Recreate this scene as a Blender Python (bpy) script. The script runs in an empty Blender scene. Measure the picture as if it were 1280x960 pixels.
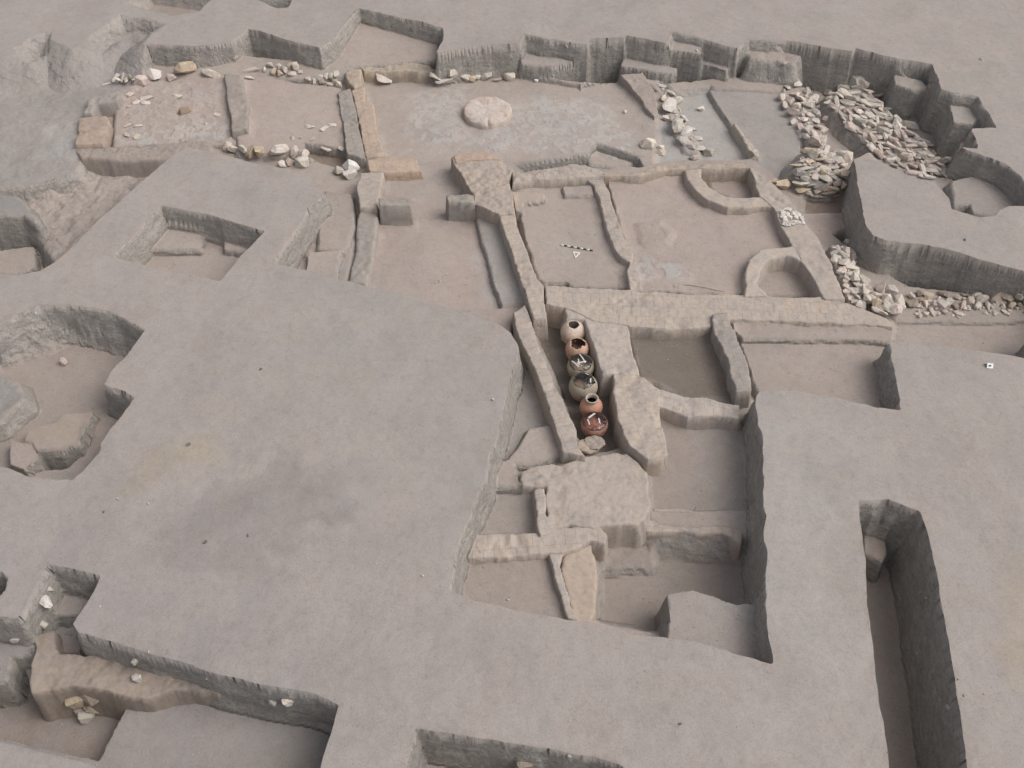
import bpy, bmesh, math, random
import numpy as np
from mathutils import Vector, Matrix, Euler, noise as mnoise

R = math.radians
rng = np.random.default_rng(7)
random.seed(11)
scene = bpy.context.scene
COL = scene.collection

# ------------------------------------------------------------------ camera geometry
CAM_H = 20.0
PITCH = R(48.0)
F = 1256.0
SP, CP = math.sin(PITCH), math.cos(PITCH)

def ray(u, v):
    dx = (u - 640.0) / F
    e = (480.0 - v) / F
    return dx, CP + e * SP, -SP + e * CP

def px2w(u, v, z):
    dx, dy, dz = ray(u, v)
    t = (z - CAM_H) / dz
    return dx * t, dy * t

# ------------------------------------------------------------------ noise helpers
TAB = rng.random((512, 512)).astype(np.float32)

def vnoise(x, y, seed=0):
    x = np.asarray(x, dtype=np.float64) + seed * 37.17
    y = np.asarray(y, dtype=np.float64) + seed * 91.31
    xi = np.floor(x).astype(np.int64); yi = np.floor(y).astype(np.int64)
    fx = (x - xi); fy = (y - yi)
    fx = fx * fx * (3 - 2 * fx); fy = fy * fy * (3 - 2 * fy)
    a = TAB[xi & 511, yi & 511]; b = TAB[(xi + 1) & 511, yi & 511]
    c = TAB[xi & 511, (yi + 1) & 511]; d = TAB[(xi + 1) & 511, (yi + 1) & 511]
    return ((a * (1 - fx) + b * fx) * (1 - fy) + (c * (1 - fx) + d * fx) * fy) * 2 - 1

def fbm(x, y, seed=0, oct=3):
    s = 0; a = 1.0; n = 0
    for k in range(oct):
        s = s + a * vnoise(x * 2 ** k, y * 2 ** k, seed + k * 3); n += a; a *= .5
    return s / n

def sdf(P, X, Y):
    """signed distance to polygon P (N,2): negative inside"""
    d2 = np.full(X.shape, 1e9); ins = np.zeros(X.shape, bool)
    n = len(P)
    for i in range(n):
        ax, ay = P[i]; bx, by = P[(i + 1) % n]
        ex, ey = bx - ax, by - ay
        L = ex * ex + ey * ey
        if L < 1e-12: continue
        t = np.clip(((X - ax) * ex + (Y - ay) * ey) / L, 0, 1)
        d2 = np.minimum(d2, (X - ax - t * ex) ** 2 + (Y - ay - t * ey) ** 2)
        if abs(ey) > 1e-12:
            c = (ay > Y) != (by > Y)
            ins ^= c & (X < ax + (Y - ay) / ey * ex)
    d = np.sqrt(d2)
    return np.where(ins, -d, d)

def zfun(z, v):
    if isinstance(z, (int, float)): return float(z)
    (v1, z1), (v2, z2) = z
    return z1 + (z2 - z1) * (v - v1) / (v2 - v1)

def trace(poly, z):
    """pixel outline -> world polygon on its own level and the plane z = a + bx + cy"""
    pts = []
    for u, v in poly:
        zz = zfun(z, v); x, y = px2w(u, v, zz); pts.append((x, y, zz))
    A = np.array(pts)
    if isinstance(z, (int, float)):
        return A[:, :2], (float(z), 0., 0.)
    M = np.c_[np.ones(len(A)), A[:, 0] * 0.0, A[:, 1]]
    sol = np.linalg.lstsq(M[:, [0, 2]], A[:, 2], rcond=None)[0]
    return A[:, :2], (sol[0], 0., sol[1])

# ------------------------------------------------------------------ ground sheet
def grade(a, b, step, lim, first):
    out = []; x = b; s = first
    while x < lim:
        s *= 1.22; x += s; out.append(x)
    return out

xf = np.arange(-23, 23.001, .042)
ext = np.array(grade(0, 23, 0, 420, .06))
xs = np.r_[-ext[::-1], xf, ext]
ya = np.arange(6.4, 21.0, .036); yb = np.arange(21.0, 41.0, .046)
exn = 6.4 - (np.array(grade(0, 23, 0, 420, .06)) - 23)
exf = 41 + (ext - 23)
ys = np.r_[exn[::-1], ya, yb, exf]
X, Y = np.meshgrid(xs, ys)
H = .05 * fbm(X * .3, Y * .3, 1) + .02 * fbm(X * 1.2, Y * 1.2, 2)
BAULK = np.array((.325, .290, .270)); FLOOR = np.array((.345, .298, .268)); GREY = np.array((.295, .270, .252))
DAMP = np.array((.19, .162, .14)); ASH = np.array((.372, .35, .332)); PINK = np.array((.37, .31, .28))
BROWN = np.array((.225, .182, .152)); TAN = np.array((.37, .308, .262)); STRAW = np.array((.345, .295, .232))
DARKG = np.array((.255, .24, .228))
Ccol = np.empty(X.shape + (3,)); Ccol[:] = BAULK

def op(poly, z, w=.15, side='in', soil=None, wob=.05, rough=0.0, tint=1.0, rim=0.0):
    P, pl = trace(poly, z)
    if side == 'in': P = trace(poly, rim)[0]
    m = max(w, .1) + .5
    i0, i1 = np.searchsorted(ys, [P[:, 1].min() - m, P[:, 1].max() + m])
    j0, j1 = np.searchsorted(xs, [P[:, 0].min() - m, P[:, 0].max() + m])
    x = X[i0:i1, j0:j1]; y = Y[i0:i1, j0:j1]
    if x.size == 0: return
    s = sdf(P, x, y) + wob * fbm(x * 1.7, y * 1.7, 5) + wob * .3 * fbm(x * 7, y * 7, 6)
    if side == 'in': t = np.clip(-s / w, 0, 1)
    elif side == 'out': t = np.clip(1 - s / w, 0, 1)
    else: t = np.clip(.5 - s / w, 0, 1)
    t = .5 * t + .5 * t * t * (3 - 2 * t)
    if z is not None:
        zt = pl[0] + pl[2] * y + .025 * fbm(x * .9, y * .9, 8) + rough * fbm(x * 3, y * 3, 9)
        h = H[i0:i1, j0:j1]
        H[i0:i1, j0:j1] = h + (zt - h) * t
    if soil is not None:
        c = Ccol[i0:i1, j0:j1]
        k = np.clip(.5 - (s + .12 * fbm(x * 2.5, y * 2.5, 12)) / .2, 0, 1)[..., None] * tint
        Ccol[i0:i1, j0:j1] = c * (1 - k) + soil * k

PIT = []
DX = np.zeros(X.shape); DY = np.zeros(X.shape); LIP = np.zeros(X.shape, bool)
def pit_begin(poly, z, w, soil, wob=.05, rim=0.0):
    """open a pit: what is shaped until pit_end lies inside its cut edge only"""
    P, _ = trace(poly, rim)
    i0, i1 = np.searchsorted(ys, [P[:, 1].min() - 5, P[:, 1].max() + 5]); j0, j1 = np.searchsorted(xs, [P[:, 0].min() - 5, P[:, 0].max() + 5])
    x = X[i0:i1, j0:j1]; y = Y[i0:i1, j0:j1]
    s = sdf(P, x, y) + wob * fbm(x * 1.7, y * 1.7, 5) + wob * .06 * fbm(x * 7, y * 7, 6)
    near_ = np.abs(s) < .024
    gsy = np.gradient(s, axis=0) / np.gradient(ys[i0:i1])[:, None]; gsx = np.gradient(s, axis=1) / np.gradient(xs[j0:j1])[None, :]
    gl = np.clip(np.hypot(gsx, gsy), .5, 2) ** 2
    snap = near_ & (np.abs(gsx) + np.abs(gsy) > .3)
    DX[i0:i1, j0:j1] = np.where(snap, -s * gsx / gl, DX[i0:i1, j0:j1]); DY[i0:i1, j0:j1] = np.where(snap, -s * gsy / gl, DY[i0:i1, j0:j1])
    LIP[i0:i1, j0:j1] |= snap
    w = w * 1.15; q = np.clip(-s / w, 0, 1); t = np.where(q < .72, q / .72 * .9, .9 + .1 * (1 - (1 - (q - .72) / .28) ** 2)); t = np.where(snap, 0, t)
    k = np.clip(.5 - (s + .12 * fbm(x * 2.5, y * 2.5, 12)) / .2, 0, 1)[..., None]
    PIT.append((i0, i1, j0, j1, t, k, H[i0:i1, j0:j1].copy(), Ccol[i0:i1, j0:j1].copy()))
    H[i0:i1, j0:j1] = z + .03 * fbm(x * .8, y * .8, 18); Ccol[i0:i1, j0:j1] = soil

def pit_end():
    i0, i1, j0, j1, t, k, h0, c0 = PIT.pop()
    H[i0:i1, j0:j1] = h0 * (1 - t) + H[i0:i1, j0:j1] * t
    Ccol[i0:i1, j0:j1] = c0 * (1 - k) + Ccol[i0:i1, j0:j1] * k

def stain(poly, z, soil, amount=.8, soft=.5, breakup=1.0, flake=0.0):
    """a change of soil colour only"""
    P, pl = trace(poly, z)
    i0, i1 = np.searchsorted(ys, [P[:, 1].min() - 1, P[:, 1].max() + 1])
    j0, j1 = np.searchsorted(xs, [P[:, 0].min() - 1, P[:, 0].max() + 1])
    x = X[i0:i1, j0:j1]; y = Y[i0:i1, j0:j1]
    s = sdf(P, x, y) + soft * fbm(x * 1.3, y * 1.3, 15, 4) * breakup + .3 * soft * fbm(x * 5, y * 5, 16)
    k = (np.clip(.5 - s / soft, 0, 1) * amount)
    if flake:
        f = np.clip((fbm(x * 4.3, y * 4.3, 71, 5) + .16) / .34, 0, 1); k = k * (1 - flake + flake * f)
        H[i0:i1, j0:j1] += .03 * k
    k = k[..., None]
    c = Ccol[i0:i1, j0:j1]
    Ccol[i0:i1, j0:j1] = c * (1 - k) + soil * k

# --- north-west spoil slope, shallow hollows
op([(-260, 110), (-60, 85), (25, 66), (60, 48), (90, 62), (120, 44), (150, 24), (208, 31), (195, 42), (181, 54), (230, 70), (200, 120), (150, 150), (150, 200), (95, 270), (50, 312), (-260, 325)], -.85, 1.6, 'in', GREY * .98, .14, .035)
op([(15, 60), (40, 45), (65, 40), (60, 62), (30, 75)], -.6, .6, 'in', None, .15, .05)
op([(105, 58), (120, 40), (150, 18), (180, 22), (210, 30), (190, 40), (150, 45), (125, 65)], -.5, .55, 'in', None, .15, .05)
op([(160, 4), (185, 12), (215, 20), (250, 14), (270, -8), (180, -20)], -.6, .5, 'in', FLOOR * .85)
op([(315, -4), (345, 9), (360, 8), (370, -10)], -.8, .3, 'in', GREY)

LOWER = [(1300, 452), (1240, 441), (1200, 437), (1165, 430), (1130, 428), (1113, 430), (1122, 480), (1128, 514), (1095, 510), (1050, 500), (990, 489),
         (948, 487), (945, 495), (951, 540), (954, 600), (956, 650), (957, 700), (958, 720), (958, 760), (960, 790), (966, 830), (940, 822), (900, 812), (865, 802),
         (836, 797), (800, 795), (755, 780), (700, 773), (650, 766), (600, 754), (560, 738), (567, 700), (577, 670), (590, 632), (600, 610), (610, 580),
         (618, 545), (632, 500), (643, 450), (646, 432), (638, 418), (625, 408), (600, 397), (555, 385), (520, 373), (455, 358), (425, 350), (382, 338),
         (340, 330), (365, 290), (386, 259), (405, 240), (403, 231), (382, 219), (320, 204), (270, 191), (232, 185), (210, 200), (175, 231), (140, 262),
         (112, 290), (90, 310), (72, 328), (50, 340), (22, 344), (0, 343), (-60, 340), (-260, 335)]
RIM = [(-260, 215), (-60, 215), (40, 202), (85, 190), (92, 140), (108, 108), (150, 95), (174, 72), (181, 54), (240, 58), (289, 52), (309, 34), (350, 47), (400, 60), (418, 45), (441, 15), (449, 10),
       (500, 22), (554, 34), (554, 52), (547, 66), (600, 57), (649, 53), (655, 43), (700, 50), (735, 56), (737, 48), (781, 47), (782, 45), (832, 54), (840, 41),
       (881, 50), (922, 61), (936, 50), (985, 52), (1030, 58), (1067, 65), (1070, 61), (1110, 70), (1167, 80), (1172, 95), (1177, 110), (1186, 113), (1223, 120),
       (1235, 140), (1246, 160), (1216, 162), (1223, 187), (1200, 184), (1259, 206), (1275, 222), (1292, 242), (1292, 258), (1260, 259), (1242, 270), (1225, 272),
       (1190, 262), (1186, 248), (1165, 223), (1120, 212), (1095, 201), (1067, 199), (1070, 225), (1076, 257), (1081, 280), (1092, 295), (1110, 301), (1160, 307),
       (1200, 316), (1240, 328), (1285, 340), (1345, 352), (1345, 400), (1300, 405)]
pit_begin(RIM + LOWER, -1.15, .2, FLOOR, .085)

# --- floors and levels inside the main excavation
S = 'mid'
op([(185, 72), (290, 66), (402, 78), (440, 30), (450, 20), (552, 46), (545, 80), (450, 84), (430, 97), (185, 102)], ((40, -.6), (95, -.88)), .2, S, FLOOR, .03)
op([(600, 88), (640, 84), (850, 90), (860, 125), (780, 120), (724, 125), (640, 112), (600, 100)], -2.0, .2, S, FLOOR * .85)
op([(450, 100), (545, 92), (640, 97), (690, 106), (722, 111), (726, 115), (731, 110), (775, 103), (800, 108), (835, 122), (850, 200), (800, 212), (480, 200)], -1.33, .12, 'out', FLOOR, .04)
op([(636, 204), (655, 203), (700, 196), (737, 190), (740, 181), (800, 197), (804, 207), (760, 216), (715, 210), (680, 216), (655, 220)], -1.8, .12, 'in', DARKG, .03, rim=-1.3)
op([(738, 192), (745, 187), (795, 203), (780, 212), (735, 205)], -1.6, .15, S, FLOOR, .03)
op([(835, 105), (937, 92), (942, 116), (885, 118), (830, 124)], -1.9, .2, S, FLOOR)
op([(937, 93), (1010, 98), (1067, 108), (1060, 130), (985, 122), (940, 117)], -1.95, .2, S, FLOOR * .9)
op([(826, 124), (886, 116), (915, 160), (948, 197), (960, 215), (940, 206), (820, 206)], -1.45, .3, S, ASH * .95)
op([(888, 114), (940, 116), (985, 121), (1015, 200), (992, 238), (950, 207), (917, 160)], -1.25, .14, 'out', GREY * 1.05, .05)
op([(1000, 112), (1067, 102), (1150, 112), (1190, 180), (1185, 240), (1165, 222), (1095, 200), (1060, 215), (1012, 245), (1000, 200)], -1.8, .25, S, FLOOR * .97)
op([(655, 61), (735, 70), (733, 75), (690, 83), (651, 79)], -.7, .12, 'out', BAULK, .05)
op([(781, 71), (848, 85), (840, 92), (776, 82)], -.85, .12, 'out', BAULK, .05)
op([(836, 48), (879, 53), (878, 67), (835, 62)], -.25, .15, 'out', BAULK)
op([(880, 66), (914, 77), (908, 88), (878, 80)], -.75, .15, 'out', BAULK)
op([(930, 58), (955, 60), (1000, 70), (990, 78), (940, 72)], -.35, .4, 'out', None, .1, .05)
op([(1117, 92), (1152, 101), (1161, 111), (1142, 112), (1120, 105)], -.6, .2, 'out', BAULK)
op([(1186, 125), (1222, 121), (1226, 146), (1214, 154), (1192, 153)], -.45, .22, 'out', BAULK)
op([(1188, 225), (1230, 214), (1270, 225), (1288, 250), (1242, 270), (1190, 262)], -.75, .2, S, BAULK * .95)
op([(1185, 246), (1218, 244), (1226, 270), (1190, 262)], -1.4, .12, 'in', GREY, rim=-.4)
# corridor and strip in front of the right hand block
op([(1005, 240), (1064, 215), (1078, 262), (1060, 272), (1005, 272)], -1.45, .3, S, BROWN * 1.3)
op([(1006, 273), (1054, 268), (1066, 310), (1040, 318), (1020, 300)], -1.2, .2, S, PINK * .9)
op([(1040, 310), (1075, 296), (1092, 300), (1290, 345), (1345, 400), (1130, 374), (1090, 352)], -1.8, .25, S, FLOOR * .9)
op([(1118, 398), (1290, 398), (1300, 450), (1115, 428)], -1.3, .2, S, FLOOR)
op([(1080, 368), (1122, 372), (1150, 373), (1290, 384), (1320, 396), (1200, 400), (1120, 398)], -1.15, .15, 'out', FLOOR * .95)
# middle rooms
op([(642, 232), (730, 222), (748, 245), (757, 280), (775, 322), (788, 330), (792, 362), (682, 356), (672, 347), (655, 300)], -.84, .15, S, FLOOR)
op([(755, 220), (858, 213), (885, 250), (950, 258), (970, 265), (985, 300), (998, 308), (940, 325), (931, 370), (800, 364), (788, 330), (775, 290)], -.84, .15, S, PINK * .96)
op([(640, 240), (679, 241), (681, 250), (653, 253), (652, 264), (644, 264)], -.68, .08, 'out', TAN)
op([(703, 233), (740, 232), (742, 243), (706, 244)], -.7, .08, 'out', FLOOR)
op([(803, 282), (825, 280), (838, 290), (830, 302), (808, 301)], -.76, .3, 'out', PINK * .9, .1, .03)
op([(877, 212), (937, 208), (950, 246), (915, 248), (893, 240)], -1.05, .12, S, PINK * .85)
op([(946, 340), (960, 325), (985, 321), (1003, 335), (1032, 371), (948, 368)], -1.05, .1, S, FLOOR * .92)
op([(917, 403), (1112, 408), (1130, 516), (1040, 508), (945, 492)], -.88, .12, S, FLOOR * .96)
op([(913, 401), (1115, 408), (1112, 427), (1092, 424), (1000, 423), (930, 422), (918, 414)], -.72, .08, 'out', FLOOR, .04)
op([(780, 404), (890, 408), (922, 490), (916, 506), (850, 494), (800, 470)], -.97, .15, S, DAMP * .92)
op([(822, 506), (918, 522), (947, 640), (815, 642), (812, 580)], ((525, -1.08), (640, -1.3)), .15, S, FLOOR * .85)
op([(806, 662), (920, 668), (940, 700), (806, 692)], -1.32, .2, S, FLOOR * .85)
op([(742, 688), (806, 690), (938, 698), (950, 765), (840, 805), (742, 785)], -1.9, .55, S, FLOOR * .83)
op([(684, 378), (706, 380), (731, 398), (742, 435), (752, 467), (765, 480), (775, 545), (785, 562), (765, 568), (735, 572), (718, 545), (700, 490), (683, 450), (666, 410), (665, 398)], -1.42, .18, S, DAMP * .92)
op([(684, 380), (707, 380), (709, 408), (686, 408)], -1.7, .15, S, DAMP * .9)
op([(622, 405), (645, 385), (660, 450), (645, 456)], -1.5, .15, S, BROWN)
op([(640, 456), (668, 452), (690, 530), (645, 562), (615, 580)], -1.2, .15, S, GREY)
op([(628, 578), (645, 560), (660, 535), (690, 530), (705, 568), (660, 582)], -.95, .15, S, FLOOR)
op([(608, 582), (640, 574), (648, 604), (668, 610), (610, 616)], -.95, .1, 'out', FLOOR)
op([(608, 616), (664, 616), (676, 668), (585, 668)], -1.2, .1, S, FLOOR * .85)
op([(582, 697), (690, 692), (704, 750), (714, 776), (700, 780), (552, 742)], -1.12, .12, S, FLOOR * .88)
op([(755, 660), (808, 664), (806, 681), (752, 683)], -1.38, .3, 'out', FLOOR * .88, .1, .05)
op([(752, 684), (806, 684), (812, 702), (752, 705)], -1.62, .3, 'out', FLOOR * .85, .1, .05)
op([(836, 743), (865, 738), (895, 745), (920, 756), (950, 756), (960, 835), (836, 830)], -.72, .15, 'out', BAULK * .95)
# left rooms
op([(474, 256), (560, 252), (592, 252), (624, 270), (632, 386), (555, 392), (445, 358), (468, 300)], -1.15, .15, S, PINK * .94)
op([(526, 205), (563, 200), (591, 240), (557, 243), (513, 250), (479, 245), (482, 215)], -1.1, .15, S, FLOOR)
op([(597, 273), (624, 270), (648, 330), (663, 378), (630, 384), (618, 350), (605, 302)], -.93, .1, 'out', GREY)
op([(560, 388), (632, 384), (660, 382), (645, 400), (638, 416), (620, 406)], -1.0, .15, S, PINK * .9)
op([(340, 330), (408, 238), (440, 240), (446, 300), (432, 353), (380, 340)], -1.05, .15, S, FLOOR * .93)
op([(406, 246), (437, 242), (441, 280), (430, 312), (399, 310), (401, 275)], -.85, .16, 'out', FLOOR * .93)
op([(386, 315), (425, 312), (418, 352), (382, 342)], -.82, .08, 'out', FLOOR)
op([(145, 100), (285, 95), (292, 178), (140, 186)], -.92, .2, S, PINK * .95)
op([(298, 93), (425, 108), (434, 192), (385, 196), (295, 190)], -.92, .2, S, PINK * .98)
op([(382, 190), (450, 200), (455, 212), (440, 216), (385, 204)], -1.3, .12, S, BROWN)
op([(-60, 240), (60, 228), (95, 214), (200, 202), (228, 192), (175, 232), (112, 290), (70, 330), (-60, 340)], -1.35, .5, S, FLOOR * .95, .16, .09)
op([(100, 204), (150, 202), (215, 199), (205, 214), (160, 220), (105, 222), (80, 228)], -1.5, .2, S, BROWN * 1.2)
op([(-40, 200), (30, 190), (70, 196), (95, 215), (60, 228), (-40, 240)], -1.02, .6, 'out', GREY, .2, .07)
op([(-260, 185), (-60, 195), (40, 188), (88, 180), (84, 204), (0, 222), (-260, 225)], -.88, 1.1, 'out', FLOOR * .9, .2, .06)
op([(-60, 244), (25, 246), (46, 276), (62, 300), (73, 328), (50, 340), (22, 344), (-60, 342)], -2.0, .35, 'in', FLOOR * .95, .05)
op([(-60, 240), (0, 242), (24, 247), (44, 274), (30, 268), (-60, 268)], -.6, .3, 'out', DARKG, .06)
op([(-10, 314), (40, 309), (41, 332), (22, 343), (-10, 340)], -1.55, .12, 'out', FLOOR)
# --- cores of the rubble walls
op([(1036, 120), (1062, 112), (1078, 107), (1100, 130), (1140, 168), (1176, 205), (1176, 220), (1160, 222), (1110, 208), (1098, 198), (1085, 180), (1065, 162), (1048, 145), (1036, 128)], -1.3, .35, 'out', PINK * .9, .1, .06)
op([(980, 112), (1005, 110), (1018, 125), (1022, 145), (1028, 165), (1028, 182), (1010, 180), (1000, 160), (988, 140), (978, 125)], -1.15, .2, 'out', PINK * .9, .06, .05)
op([(1000, 200), (1015, 185), (1035, 186), (1058, 200), (1058, 215), (1035, 222), (1008, 220), (995, 210)], -.7, .5, 'out', BROWN * 1.3, .06, .05)
op([(1040, 306), (1056, 308), (1070, 345), (1085, 370), (1080, 385), (1062, 380), (1052, 350)], -.75, .2, 'out', FLOOR * .95, .05, .04)
op([(826, 108), (838, 120), (850, 150), (868, 175), (872, 190), (858, 186), (840, 150), (826, 125)], -1.3, .2, 'out', FLOOR, .06, .04)
op([(1088, 366), (1112, 368), (1120, 382), (1100, 386)], -.8, .2, 'out', FLOOR, .05, .04)
pit_end()
# --- separate pits
pit_begin([(200, 257), (260, 268), (331, 289), (300, 322), (275, 352), (207, 339), (140, 321), (165, 296)], -.98, .25, FLOOR, .03)
op([(197, 282), (252, 292), (250, 310), (187, 310)], -.72, .06, 'out', FLOOR * 1.05, .03)
op([(281, 295), (320, 300), (308, 314), (281, 311)], -.74, .06, 'out', FLOOR * 1.02, .03)
pit_end()
pit_begin([(-80, 420), (0, 404), (20, 394), (50, 382), (82, 381), (120, 386), (155, 396), (181, 412), (175, 422), (162, 437), (147, 455), (127, 482), (145, 487), (173, 496), (150, 525),
    (120, 565), (92, 600), (70, 600), (37, 592), (0, 582), (-80, 570)], -1.15, .2, FLOOR * .88, .13)
op([(-90, 425), (0, 406), (20, 396), (50, 384), (82, 383), (120, 388), (155, 398), (181, 412), (200, 380), (100, 340), (-90, 380)], -.12, .55, 'out', GREY * .9, .12, .08)
op([(-90, 425), (0, 406), (20, 396), (50, 384), (40, 340), (-90, 380)], -.2, .95, 'out', GREY * .9, .15, .08)
op([(-20, 462), (22, 478), (28, 498), (0, 525), (-20, 530)], -.6, .3, 'out', DARKG, .05, .05)
op([(100, 560), (126, 540), (118, 572), (92, 600), (62, 600), (52, 575)], -1.7, .12, S, BROWN)
op([(77, 517), (115, 514), (104, 533), (97, 555), (75, 563), (45, 562), (30, 550), (37, 535), (70, 528)], -.75, .1, 'out', TAN * .88, .04)
op([(13, 550), (40, 556), (46, 574), (30, 586), (13, 580)], -.8, .08, 'out', PINK * .9, .03)
pit_end()
# lower left pit
pit_begin([(60, 704), (90, 711), (125, 721), (117, 740), (102, 765), (92, 780), (97, 791), (130, 800), (170, 811), (215, 824), (270, 843), (320, 854), (360, 861), (395, 869), (424, 882),
    (415, 915), (402, 958), (392, 1010), (140, 1010), (125, 966), (117, 957), (60, 942), (0, 927), (-70, 910), (-70, 760), (0, 770), (22, 773), (45, 731)], -1.35, .22, GREY * .92, .04)
op([(70, 722), (128, 728), (118, 745), (100, 772), (62, 770), (48, 750)], -.95, .12, S, FLOOR * .9)
op([(-70, 790), (40, 800), (40, 850), (45, 866), (95, 885), (130, 872), (166, 874), (170, 890), (150, 925), (133, 962), (0, 930), (-70, 905)], -1.95, .14, S, BROWN, .05)
op([(-70, 775), (0, 782), (28, 792), (52, 800), (40, 818), (12, 822), (6, 850), (-70, 860)], -.9, .12, 'out', DARKG, .03)
op([(73, 790), (97, 795), (108, 818), (76, 815)], -1.2, .06, S, BROWN * 1.2, .02)
pit_end()
op([(-30, 712), (2, 714), (9, 722), (5, 738), (-4, 748), (-30, 750)], -.8, .15, 'in', DARKG, .03)
# bottom pit
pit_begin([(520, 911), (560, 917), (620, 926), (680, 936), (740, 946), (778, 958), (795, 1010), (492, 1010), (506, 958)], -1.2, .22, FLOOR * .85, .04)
op([(648, 953), (672, 955), (675, 975), (646, 975)], -.7, .1, 'out', BAULK, .03)
pit_end()
# right pit
pit_begin([(1073, 626), (1110, 624), (1151, 639), (1162, 675), (1173, 733), (1184, 795), (1194, 853), (1208, 950), (1216, 1010), (1115, 1010), (1111, 960), (1101, 888), (1093, 836),
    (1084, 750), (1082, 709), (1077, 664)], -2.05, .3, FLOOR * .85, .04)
op([(1080, 664), (1106, 668), (1108, 690), (1102, 702), (1080, 690)], -1.2, .1, 'out', TAN * .85, .03)
pit_end()

# --- soil stains that stay put, with one painted vignette
stain([(500, 120), (575, 108), (590, 150), (580, 180), (520, 185)], -1.33, ASH * 1.08, .7, .8, 1, .75)
stain([(640, 125), (740, 118), (790, 165), (800, 190), (700, 192), (600, 190), (590, 160)], -1.33, ASH * 1.08, .75, .7, 1, .65)
stain([(130, 170), (290, 150), (290, 178), (150, 182)], -.92, ASH * 1.1, .8, .6, 1, .8)
stain([(140, 620), (200, 560), (265, 538), (270, 575), (215, 590), (165, 620)], 0, STRAW * .96, .7, .5)
stain([(190, 670), (380, 560), (420, 640), (330, 720), (250, 715)], 0, np.array((.25, .225, .21)), .7, .5, 1.8)
stain([(150, 105), (280, 100), (285, 165), (150, 175)], -.92, FLOOR * 1.14, .7, .5, 1, 1.0)
stain([(785, 320), (850, 315), (860, 350), (800, 355)], -.84, ASH * 1.05, .7, .4, 1, 1.0)
stain([(60, 160), (95, 150), (100, 200), (50, 200)], -1.0, ASH * .9, .8, .8)
stain([(1250, 700), (1280, 690), (1290, 860), (1262, 850)], 0, STRAW, .5, .6)
stain([(390, 320), (560, 380), (640, 450), (600, 600), (480, 580), (350, 460)], 0, GREY * 1.06, .75, 2.5)
stain([(-60, 560), (300, 650), (560, 900), (-60, 1000)], 0, np.array((.285, .26, .253)), .6, 3)  # darker lower left: lens vignetting painted into the soil colour
stain([(900, 500), (1060, 520), (1060, 900), (980, 900)], 0, ASH * .93, .5, 2)
stain([(800, 0), (1280, 0), (1280, 140), (900, 40)], 0, np.array((.335, .298, .273)), .7, 3)
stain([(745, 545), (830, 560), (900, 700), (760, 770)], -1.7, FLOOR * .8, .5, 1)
stain([(590, 320), (620, 310), (628, 380), (600, 380)], -1.15, ASH, .5, .6)

# fine unevenness, then how steep each spot is (cut faces get a greyer fill, lightened to offset their shade)
gy = np.gradient(H, axis=0) / np.gradient(ys)[:, None]
gx = np.gradient(H, axis=1) / np.gradient(xs)[None, :]
slope = np.hypot(gx, gy)
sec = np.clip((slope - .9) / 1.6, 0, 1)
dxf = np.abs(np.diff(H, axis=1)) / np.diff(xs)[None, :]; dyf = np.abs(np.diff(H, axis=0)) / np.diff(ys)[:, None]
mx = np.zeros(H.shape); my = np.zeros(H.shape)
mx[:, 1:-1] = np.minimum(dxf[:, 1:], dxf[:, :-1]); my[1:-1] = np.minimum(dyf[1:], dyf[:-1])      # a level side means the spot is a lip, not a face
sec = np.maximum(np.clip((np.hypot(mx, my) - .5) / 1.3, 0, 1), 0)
near = (np.abs(X) < 24) & (Y > 5) & (Y < 42)
H += near * (.008 * fbm(X * 3, Y * 3, 21) + .0022 * vnoise(X * 11, Y * 11, 25))
nx_, ny_ = gx / (slope + 1e-6), gy / (slope + 1e-6)
jit = (~LIP) * sec * (.006 * (rng.random(X.shape) - .5) + .05 * fbm(X * 1.3 + Y * .9, H * 2.6, 31) + .018 * fbm((X + Y) * 3.2, H * 6, 33))
XX = X + DX - nx_ * jit; YY = Y + DY - ny_ * jit

# ------------------------------------------------------------------ materials
def new_mat(name):
    m = bpy.data.materials.new(name); m.use_nodes = True
    nt = m.node_tree; nt.nodes.clear()
    out = nt.nodes.new('ShaderNodeOutputMaterial'); b = nt.nodes.new('ShaderNodeBsdfPrincipled')
    nt.links.new(b.outputs[0], out.inputs[0])
    b.inputs['Roughness'].default_value = .95
    b.inputs['Specular IOR Level'].default_value = .15
    return m, nt, b

def N(nt, t, **k):
    n = nt.nodes.new(t)
    for a, v in k.items():
        if a in n.inputs: n.inputs[a].default_value = v
        else: setattr(n, a, v)
    return n

def noise_node(nt, vec, scale, detail=4, rough=.6, dist=0):
    n = N(nt, 'ShaderNodeTexNoise'); n.inputs['Scale'].default_value = scale
    n.inputs['Detail'].default_value = detail; n.inputs['Roughness'].default_value = rough; n.inputs['Distortion'].default_value = dist
    nt.links.new(vec, n.inputs['Vector']); return n.outputs['Fac']

def ramp(nt, fac, stops):
    r = N(nt, 'ShaderNodeValToRGB'); el = r.color_ramp.elements
    while len(el) < len(stops): el.new(.5)
    for e, (p, c) in zip(el, stops):
        e.position = p; e.color = (c, c, c, 1) if isinstance(c, (int, float)) else (*c, 1)
    nt.links.new(fac, r.inputs[0]); return r.outputs[0]

def mix(nt, typ, fac, a, b):
    m = N(nt, 'ShaderNodeMix', data_type='RGBA', blend_type=typ)
    for sock, v in ((m.inputs[0], fac), (m.inputs[6], a), (m.inputs[7], b)):
        if isinstance(v, bpy.types.NodeSocket): nt.links.new(v, sock)
        elif isinstance(v, (int, float)): sock.default_value = v
        else: sock.default_value = (*v, 1)
    return m.outputs[2]

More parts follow.
